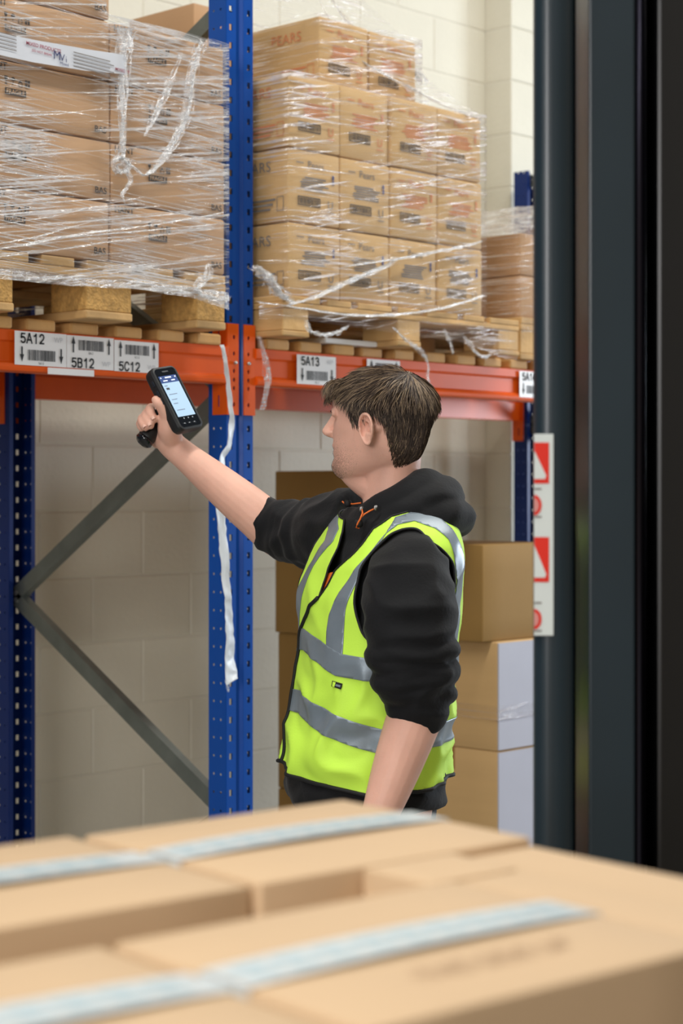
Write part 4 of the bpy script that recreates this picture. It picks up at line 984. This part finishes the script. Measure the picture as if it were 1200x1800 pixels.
# fringe falling over the forehead
for k in range(520):
    l = rr.uniform(-.058,.064); root = H(.068 + rr.uniform(-.012,.014) - abs(l)*.25, l, .200 + rr.uniform(-.006,.006) - abs(l)*.10)
    L_ = rr.uniform(.048,.070)*(1-.25*abs(l)/.06); dirv = (hf*1.0 + hl*(.12+l*2.2) + hu*.25 + Vector((rr.gauss(0,1),rr.gauss(0,1),rr.gauss(0,1)))*.10).normalized(); p = root.copy(); pts = []
    for i in range(8):
        pts.append(p.copy()); dirv = (dirv - hu*(.20+.05*i) - hf*.03*i).normalized(); p = p + dirv*(L_/7)
    mi = 1 if rr.random() < .5 else 0; ribbon(pts, .0009, mi, dirv.cross((CP-p).normalized()).normalized())
so = st.build('hair_strands', [m_hair1, m_hair2, m_hair3], hair, smooth=False); tag(so, kind='stuff')
sb = MB()
for k in range(5200):                             # stubble on jaw and chin
    ph = rr.choice((1,1,1,-1))*rr.gauss(50,20); z = rr.gauss(.026,.020)
    if z < .002 or z > .09 or not 8 < abs(ph) < 92: continue
    a = H(*head(ph, z, .0004)); n = (a - H(.0,0,.05)).normalized(); d = (-hu*.8 + n*.5 + hl*rr.gauss(0,.2)).normalized(); sd = d.cross((CP-a).normalized()).normalized()*.00012
    b = a + d*.0013; sb.add([a-sd, a+sd, b], [(0,1,2)])
so = sb.build('stubble', m_hair1, man); tag(so, kind='stuff')

# ---- hoodie: trunk, sleeves pushed up to the elbows, hood lying on the back
hb = MB()
def tz(z0, z1, n): return [z0 + (z1-z0)*i/n for i in range(n+1)]
hb.rings([[torso(p, z, (-.010 if z < 1.42 else -.010+.011*min(1,(z-1.42)/.05)) - (.008 if z < .93 else 0)) for p in range(0,360,6)] for z in tz(.925, 1.515, 40)])
hb.rings([[torso(p, z, .010 if z < .985 else .004) for p in range(0,360,6)] for z in (.935,.945,.96,.985,1.0)])   # waistband
def wrinkle(amp, f, seed, lo=0, hi=1):
    def w(u, r):
        e = max(0, min(1, (u-lo)/.12))*max(0, min(1, (hi-u)/.1)); return r*(1 + amp*e*(math.sin(u*f) * .6 + noise.noise(Vector((u*f*.4, seed, 0)))))
    return w
cuffL0, cuffL1 = W(729,1262,3.485), W(737,1225,3.49)
limb(hb, [(W(716,985,3.60), .058), (W(718,1010,3.54), .076), (W(719,1075,3.50), .086), (W(722,1130,3.49), .081), (W(724,1170,3.485), .074), (W(729,1200,3.485), .069), (W(734,1225,3.485), .060), (W(733,1250,3.485), .0545)], 32, 8, True, wrinkle(.085, 75, 3, .50, .98))
limb(hb, [(W(640,930,3.86), .088), (W(596,936,3.92), .084), (W(555,940,3.99), .072), (W(520,936,4.045), .066), (W(490,926,4.075), .060), (W(462,910,4.095), .0505)], 32, 8, False, wrinkle(.06, 46, 8, .3, .97))
limb(hb, [(W(470,914,4.09), .0505), (W(452,903,4.10), .0475)], 28, 3, False)
for yy, cx, cd_, rr_, th, ti in ((1148,723,3.487,.074,.012,.10),(1172,724,3.485,.070,.013,-.12),(1194,728,3.485,.066,.013,.14),(1214,732,3.485,.060,.012,-.08)):
    c = W(cx, yy, cd_); ring = []
    for a in range(0, 361, 20):
        w_ = 1 + .07*noise.noise(Vector((math.cos(R(a))*1.5, math.sin(R(a))*1.5, yy*.1))); ring.append((c + CR*(math.cos(R(a))*rr_*w_) - CF*(math.sin(R(a))*rr_*w_) + Vector((0,0,ti*rr_*math.cos(R(a)) + .012*noise.noise(Vector((math.cos(R(a))*2, math.sin(R(a))*2, yy*.3))))), th*(1 + .3*math.sin(R(a*2+yy)))))
    limb(hb, ring, 12, 2, False)
# collar roll and hood bag
NK = lambda ang, rr_, z, c=(692, 3.72): cw((c[0]-600)/FPX*c[1], c[1], z) + (-CR*math.cos(R(ang)) - CF*math.sin(R(ang)))*rr_   # 0 = towards his front, 90 = towards the camera
col = []
for a in range(0, 361, 15):
    bk = (1-math.cos(R(a)))/2; col.append((NK(a-12, .070-.004*bk, 1.494 + .060*bk**1.2), .020 + .018*bk))
limb(hb, col, 16, 2, False)
limb(hb, [(NK(75,.090,1.492), .022), (NK(105,.092,1.508), .028), (NK(135,.096,1.528), .036), (NK(165,.098,1.536), .040), (NK(195,.098,1.536), .040), (NK(225,.096,1.526), .036), (NK(260,.092,1.505), .028)], 18, 5)
limb(hb, [(NK(112,.098,1.492), .024), (NK(135,.118,1.500), .032), (NK(160,.124,1.498), .034), (NK(185,.124,1.496), .034), (NK(215,.118,1.50), .032), (NK(245,.098,1.495), .026)], 18, 5)
hme = to_remesh(hb, .005, 6, .5)
bm = bmesh.new(); bm.from_mesh(hme); bm.normal_update()
def creases(v):                                   # drag folds in the sleeves and hood
    q = v*1.0; a = noise.noise(Vector((q.x*9+q.z*7, q.y*9, q.z*16-q.x*5))); b = noise.noise(Vector((q.x*22, q.y*22, q.z*30+3)))
    return (1-abs(a)*2)*.0085 + b*.0028
for v in bm.verts: v.co += v.normal*(creases(v.co) - .0015)
bmesh.ops.smooth_vert(bm, verts=bm.verts, factor=.4, use_axis_x=True, use_axis_y=True, use_axis_z=True)
bm.to_mesh(hme); bm.free()
hoodie = finish(hme, 'hoodie', m_hood, man, man.location); tag(hoodie, 'black hooded sweatshirt with sleeves pushed up')

# ---- vest on the trunk surface, cut by outlines in (angle, height)
AL = [(79,1.478),(60,1.472),(47,1.447),(41,1.412),(43,1.37),(48,1.33),(61,1.276),(80,1.252),(100,1.26),(113,1.32),(116,1.37),(112,1.408),(103,1.430),(90,1.452)]
AR = [(-a if a > 60 else -a, z) for a,z in AL]; AR = [(-38 if -50 < a < -38 else a, z) for a,z in AR]
NL = [(12.5,1.343),(16,1.366),(18.5,1.395),(27,1.424),(39,1.478),(56,1.502),(85,1.516),(130,1.510),(180,1.50),(181,1.60),(-181,1.60),(-180,1.50),(-130,1.505),(-85,1.512),(-40,1.512),(0,1.495),(7,1.47),(10.5,1.44),(11,1.40),(11.2,1.37)]
PHC = [(.96,-5),(1.0,-5),(1.05,-6),(1.13,-7),(1.2,-7),(1.26,-6),(1.30,0),(1.343,12.5),(1.388,13.5),(1.45,13)]
HEM = [(-180,.990),(-130,.985),(-90,.980),(-40,1.00),(-16,1.003),(-10,1.006),(-6,1.008),(-2,1.006),(4,1.002),(14,1.000),(23,.996),(55,.988),(84,.976),(117,.976),(133,.984),(180,.990)]
def lerp_t(T, x):
    for a,b in zip(T, T[1:]):
        if x <= b[0]: return a[1] + (b[1]-a[1])*(x-a[0])/(b[0]-a[0])
    return T[-1][1]
KS = .0032                                         # metres per degree for distances
def smooth_poly(P, n=6):
    out = []; k = len(P)
    for i in range(k):
        q = [P[(i-1)%k], P[i], P[(i+1)%k], P[(i+2)%k]]
        for t in range(n): out.append((crom(t/n,*[a[0] for a in q]), crom(t/n,*[a[1] for a in q])))
    return out
def sdf(P):
    S = [(a*KS, z) for a,z in P]; bx = (min(s[0] for s in S)-.02, max(s[0] for s in S)+.02, min(s[1] for s in S)-.02, max(s[1] for s in S)+.02)
    def g(ph, z):
        x = ph*KS
        if x < bx[0] or x > bx[1] or z < bx[2] or z > bx[3]: return .02
        d = 1e9; ins = False; n = len(S)
        for i in range(n):
            (x0,z0),(x1,z1) = S[i], S[(i+1)%n]; ex, ez = x1-x0, z1-z0; L2 = ex*ex+ez*ez
            t = max(0, min(1, ((x-x0)*ex+(z-z0)*ez)/L2)) if L2 > 0 else 0
            d = min(d, (x-x0-t*ex)**2 + (z-z0-t*ez)**2)
            if (z0 > z) != (z1 > z) and x < (x1-x0)*(z-z0)/(z1-z0) + x0: ins = not ins
        return -math.sqrt(d) if ins else math.sqrt(d)
    return g
ALs, ARs = smooth_poly(AL), smooth_poly(AR)
def band(T, hw): return lambda ph, z: hw - abs(z - lerp_t(T, ph))
B1 = [(-180,1.215),(-90,1.22),(-30,1.245),(0,1.257),(25,1.240),(46,1.219),(70,1.212),(90,1.21),(180,1.215)]
B2 = [(-180,1.09),(-90,1.095),(-30,1.125),(6,1.134),(30,1.119),(55,1.10),(76,1.084),(88,1.076),(130,1.084),(180,1.09)]
VL = [(33,1.235),(30,1.28),(28.5,1.312),(31,1.356),(37,1.404),(45,1.45),(63,1.491),(86,1.4985),(108,1.487),(122,1.44),(126,1.39),(126,1.30),(125,1.21),(137,1.21),(138,1.30),(138,1.39),(136,1.45),(120,1.497),(112,1.500),(108,1.4995),(100,1.50)]
VFL = [(33,1.235),(30,1.28),(28.5,1.312),(31,1.356),(37,1.404),(45,1.45),(60,1.500),(84,1.513),(102,1.504),(116,1.478),(128,1.43),(137,1.36),(139,1.28),(139,1.21),(125,1.21),(124,1.28),(121,1.36),(112,1.430),(106,1.458),(94,1.480),(79,1.4935),(62,1.486),(51,1.468),(43.5,1.42),(42,1.38),(41,1.328),(44,1.284),(48,1.235)]
VFR = [(-12,1.235),(-11,1.33),(-8,1.38),(-4,1.42),(2,1.45),(0,1.478),(-14,1.500),(-80,1.510),(-80,1.494),(-38,1.487),(-16,1.474),(-8,1.45),(-15,1.42),(-22,1.38),(-26,1.33),(-27,1.235)]
f_in = [('hem', lambda ph,z: z - lerp_t(HEM, ph)), ('neck', sdf(NL)), ('armL', sdf(ALs)), ('armR', sdf(ARs))]
def vfold(ph, z):
    a = R(ph); low = max(0, min(1, (1.25-z)/.15)); s = max(0, math.sin(a))
    n1 = noise.noise(Vector((math.cos(a)*2.2, math.sin(a)*2.2 + z*1.5, z*11 + math.sin(a)*1.0))); n2 = noise.noise(Vector((math.cos(a)*5, math.sin(a)*5, z*26+4)))
    up = max(0, min(1, (1.50-z)/.1))
    return ((.0045 + .014*low)*max(-.15, .7-2*abs(n1)) + .0020*n2)*up
def vest_pt(ph, z, extra=0):
    flare = .0*max(0, min(1, (1.05-z)/.08))
    return torso(ph, z, .0125 + flare) + tnorm(ph, z)*(vfold(ph, z) + extra)
def clip(poly, g):
    """split a polygon of (phi, z) by the field g into g>=0 and g<0"""
    vals = [g(*p) for p in poly]; pos, neg = [], []; n = len(poly)
    if all(v >= 0 for v in vals): return poly, None
    if all(v < 0 for v in vals): return None, poly
    for i in range(n):
        a,b,va,vb = poly[i], poly[(i+1)%n], vals[i], vals[(i+1)%n]
        (pos if va >= 0 else neg).append(a)
        if (va >= 0) != (vb >= 0):
            t = va/(va-vb); c = (a[0]+(b[0]-a[0])*t, a[1]+(b[1]-a[1])*t); pos.append(c); neg.append(c)
    return (pos if len(pos) > 2 else None), (neg if len(neg) > 2 else None)
cells = []
dz = .006; dp = 2.0
phs = [-180 + dp*i for i in range(int(360/dp)+1)]; zz = [.966 + dz*i for i in range(int((1.53-.966)/dz)+1)]
for z in zz:
    for ph in phs[:-1]:
        poly = [(ph,z),(ph+dp,z),(ph+dp,z+dz),(ph,z+dz)]
        for nm,g in f_in:
            if poly: poly, _ = clip(poly, g)
        if poly: cells.append(poly)
def cloth(name, polys, mat, extra, parent, thick):
    idx = {}; vs = []; fs = []
    for pl_ in polys:
        f = []
        for p in pl_:
            k = (round(((p[0]+180) % 360)*200), round(p[1]*2e5))
            if k not in idx: idx[k] = len(vs); vs.append(vest_pt(p[0], p[1], extra))
            if not f or f[-1] != idx[k]: f.append(idx[k])
        if len(f) > 1 and f[0] == f[-1]: f.pop()
        if len(set(f)) > 2 and len(set(f)) == len(f): fs.append(tuple(f))
    mb = MB(); mb.add(vs, fs); o = mb.build(name, mat, parent, smooth=True); solid(o, thick, 0); return o
vest = cloth('safety_vest', cells, m_vest, 0, man, .0014); tag(vest, 'fluorescent yellow high visibility vest')
for nm, g in (('reflective_band', band(B1,.0215)), ('reflective_band', band(B2,.0225)), ('shoulder_band', sdf(VFL)), ('shoulder_band', sdf(VFR))):
    gg = g if nm == 'reflective_band' else (lambda g_: (lambda ph,z: -g_(ph,z)))(g); sub = []
    for c in cells:
        zc = sum(p[1] for p in c)/len(c); 
        a,_ = clip(c, gg)
        if a: sub.append(a)
    o = cloth(nm, sub, m_refl, .0022 if nm == 'reflective_band' else .0016, vest, .0008); tag(o, 'grey reflective tape')
def edge(name, pts, r=.0034, closed=False, par=None, extra=.0012):
    P = [vest_pt(a, z, extra) for a,z in pts]
    if closed: P.append(P[0].copy())
    mb = MB(); mb.tube(P, r, 6, not closed); return mb.build(name, m_bind, par or vest, smooth=True)
edge('binding', ALs, closed=True, r=.0028); edge('binding', ARs, closed=True, r=.0028)
edge('binding', [(lerp_t(PHC, z), z) for z in tz(1.006, 1.343, 60)], .0042, extra=.003)
edge('binding', [(a, lerp_t(HEM, a)) for a in range(-180, 181, 2)], .0042, extra=.001)
def densify(P, n=8): return [(a[0]+(b[0]-a[0])*t/n, a[1]+(b[1]-a[1])*t/n) for a,b in zip(P,P[1:]) for t in range(n)] + [P[-1]]
edge('binding', densify(NL[:8]), .0022); edge('binding', densify(NL[11:] + [NL[0]]), .0022)
# little woven tag under the upper band
tg = MB(); 
for a,z in ((45,1.188),(53,1.184),(53,1.173),(45,1.177)): tg.v.append(vest_pt(a, z, .004))
tg.f = [(0,1,2,3)]; tg.m = [0]; o = tg.build('woven_tag', m_bind, vest); solid(o, .001, 0)
a,b,c,d = [vest_pt(*q, .0052) for q in ((46,1.1865),(48.4,1.1855),(48.4,1.1765),(46,1.1775))]
tp = MB().add([a,b,c,d], [(0,1,2,3)]); e = [vest_pt(*q, .0052) for q in ((48.8,1.1825),(52.4,1.1807),(52.4,1.1770),(48.8,1.1788))]; tp.add(e, [(0,1,2,3)], 1)
tp.build('tag_mark', [m_vest, m_refl], o)
# orange zip flash between the vest fronts
zf = MB(); q = [torso(a, z, .006) for a,z in ((9,1.390),(20,1.396),(18,1.362),(12,1.338))]; zf.add(q, [(0,1,2,3)]); o = zf.build('orange_pocket_flash', m_ocord, hoodie); solid(o, .003, 0)

# ---- drawcords with stoppers at the neck
def cord(pts, r=.0017): return MB().tube(pts, r, 8)
e1 = W(636,895,3.615); e2 = W(661,893,3.605); k1 = W(630,920,3.60)
dc = cord([e2, W(650,898,3.597), W(640,904,3.594), W(634,910,3.594), k1]).build('drawcord', m_ocord, man, smooth=True); tag(dc, 'orange elastic drawcord')
cord([e1, W(637,902,3.592), W(633,912,3.592), W(628,921,3.592), W(626,927,3.596), W(630,929,3.598), W(632,921,3.598)]).build('cord_loop', m_ocord, dc, smooth=True)
MB().lathe(k1 - Vector((0,0,.008)), [(.005,0),(.0085,.003),(.0085,.010),(.006,.015)], 14).build('cord_stopper', m_bind, dc, smooth=True)
for q in (e1, e2): MB().lathe(q - CF*.003, [(.0055,-.001),(.0055,.002),(.003,.002)], 12, axis='y').build('eyelet', m_clip, dc, smooth=True)
dc2 = cord([W(634,884,3.72), W(620,886,3.735), W(611,885,3.745), W(604,884,3.75), W(601,881,3.75)]).build('drawcord', m_ocord, man, smooth=True)
MB().lathe(W(611,891,3.742), [(.005,0),(.0075,.003),(.0075,.011),(.005,.014)], 14).build('cord_stopper', m_bind, dc2, smooth=True)

# ---- trousers and boots
tr = MB(); tr.rings([[torso(p, z, -.003 - (.02 if z < .88 else 0)) for p in range(0,360,8)] for z in (.865,.89,.93,.97)])
for s in (1,-1):
    px, d = hips[s]; X = (px-600)/FPX*d
    limb(tr, [(cw(X-.005, d, .90), .098), (cw(X-.02, d, .78), .100), (cw(X-.028, d-.01*s, .50), .080), (cw(X-.008, d-.02*s, .30), .074), (cw(X+.01, d-.02*s, .09), .066)], 20, 5, False)
tme = to_remesh(tr, .010, 5); finish(tme, 'trousers', m_trou, man, man.location)
for s in (1,-1):
    px, d = hips[s]; X = (px-600)/FPX*d; c = cw(X+.01, d-.02*s, 0); bt = MB(); rg = []
    for t_,hw,ht in ((-.075,.018,.05),(-.07,.034,.085),(-.03,.040,.105),(.02,.040,.10),(.06,.042,.075),(.12,.046,.055),(.165,.042,.048),(.19,.026,.038),(.198,.010,.02)):
        rg.append([c - CR*t_ - CF*(hw*math.cos(R(a))) + Vector((0,0, ht*.5 + ht*.5*math.sin(R(a)))) for a in range(0,360,20)])
    bt.rings(rg).build('boot', m_shoe, man, smooth=True)

# ------------------------------------------------------------ handheld scanner in the right hand
def cdir(x, y, d): return CR*x + Vector((0,0,y)) + CF*d
es = cdir(.0461,.0119,.06).normalized(); el = cdir(.066,-.128,-.025); el = (el - es*el.dot(es)).normalized(); en = es.cross(el).normalized()
if en.dot(CP - W(310,700,4.12)) < 0: en = -en
sc0 = Z(389,340,4.112)
m_case = M('black_rubber_case', (26, 28, 30), .5, var=.06, bump=.05, bscale=200)
m_glass = M('scanner_glass', (14, 18, 24), .08, spec=.6)
scn = thing('handheld_scanner', sc0 - Vector((0,0,.1)), 'black handheld barcode scanner with lit screen and pistol grip in the man\'s hand', 'scanner')
def rrect(w, h, r, c, n=6):
    P = []
    for cx, cy, a0 in ((w/2-r,h/2-r,0),(-w/2+r,h/2-r,90),(-w/2+r,-h/2+r,180),(w/2-r,-h/2+r,270)):
        for i in range(n+1): P.append((cx + r*math.cos(R(a0+90*i/n)), cy + r*math.sin(R(a0+90*i/n))))
    return [sc0 + es*x - el*y + en*c for x,y in P]
cs = MB(); cs.rings([rrect(.070,.148,.012,-.026), rrect(.077,.156,.014,-.022), rrect(.080,.160,.015,-.012), rrect(.080,.160,.015,-.002), rrect(.076,.156,.014,.003), rrect(.068,.148,.010,.004), rrect(.066,.146,.009,.0022)])
body_s = cs.build('case', m_case, scn, smooth=False); 
gl = MB(); gl.add(rrect(.066,.146,.009,.0026), [tuple(range(28))]); glo = gl.build('front_glass', m_glass, scn)
def sp(x, y, h=.0032): return sc0 + es*x + el*y + en*h       # x right, y down the device
def srect(mb, x0, y0, x1, y1, mi=0, h=.0032): mb.add([sp(x0,y0,h), sp(x1,y0,h), sp(x1,y1,h), sp(x0,y1,h)], [(0,1,2,3)], mi)
m_scr = M('lit_screen', (150, 178, 204), .3, emit=.5); m_bar = M('screen_bar', (42, 66, 120), .2, emit=.35); m_si = M('screen_text', (120, 130, 150), .3, emit=.1); m_sd = M('screen_dark', (30, 36, 46), .3)
s_ = MB(); srect(s_, -.0285, -.0555, .0285, .047, 0); srect(s_, -.0285, -.0555, .0285, -.038, 1, .0034); 
scr = s_.build('screen', [m_scr, m_bar], scn); tag(scr, 'lit pale blue touch screen')
s_ = MB()
for x0,y0,x1,y1,mi in ((-.022,-.026,-.012,-.021,1),(-.024,-.032,-.014,-.030,0),(-.022,-.010,.004,-.0085,0),(-.022,.003,-.004,.0045,0),(-.022,.013,-.008,.0145,0),(-.022,.030,.004,.0315,0),(-.010,-.0525,.010,-.0495,2),(-.020,-.0445,-.006,-.042,2),(.006,-.0445,.018,-.042,2),(-.025,-.0525,-.022,-.0495,2),(.021,-.0525,.025,-.0495,2)): srect(s_, x0, y0, x1, y1, mi, .0037)
s_.build('screen_text', [m_si, m_sd, M('screen_white',(220,230,245),.3,emit=.6)], scr)
for x in (-.013, .001, .015):
    MB().add([sp(x-.0015,.0505,.0034), sp(x+.0015,.0505,.0034), sp(x+.0015,.0535,.0034), sp(x-.0015,.0535,.0034)], [(0,1,2,3)]).build('touch_key', M('key_mark',(160,170,180),.4), scn)
for x in (-.020,-.004,.012): MB().bar(sp(x-.004,.065,.003), sp(x+.005,.065,.003), en, .004, .003).build('button', m_sd, scn, bevel=.001)
for x in (-.020,-.004,.012): MB().bar(sp(x-.002,.0645,.005), sp(x+.001,.0645,.005), en, .001, .0006).build('button_mark', M('button_white',(210,215,220),.4), scn)
MB().bar(sp(-.010,-.066,.003), sp(.010,-.066,.003), en, .004, .0014).build('speaker_slot', m_sd, scn, bevel=.0005)
for y in (-.045, -.02, .0): MB().bar(sc0 - es*.0405 + el*(y-.007) - en*.009, sc0 - es*.0405 + el*(y+.007) - en*.009, es, .006, .003).build('side_button', m_sd, scn, bevel=.001)
gp = MB(); limb(gp, [(Z(335,395,4.135), .022), (Z(290,450,4.142), .0195), (Z(240,530,4.145), .0185), (Z(195,600,4.138), .0195), (Z(160,640,4.132), .0205)], 20, 5, True)
go = gp.build('pistol_grip', m_case, scn, smooth=True)
gd = (Z(160,640,4.132) - Z(195,600,4.138)).normalized()
MB().tube([Z(152,652,4.131), Z(152,652,4.131)+gd*.006, Z(152,652,4.131)+gd*.012], [.0205,.0212,.016], 20).build('grip_base', m_glass, go, smooth=True)
MB().tube([Z(262,420,4.150), Z(246,440,4.150), Z(238,465,4.150)], [.005,.006,.004], 10).build('trigger', m_sd, scn, smooth=True)
MB().bar(sc0 - el*.07 - en*.028, sc0 - el*.04 - en*.030, en, .05, .016).build('scan_head', m_case, scn, bevel=.004)
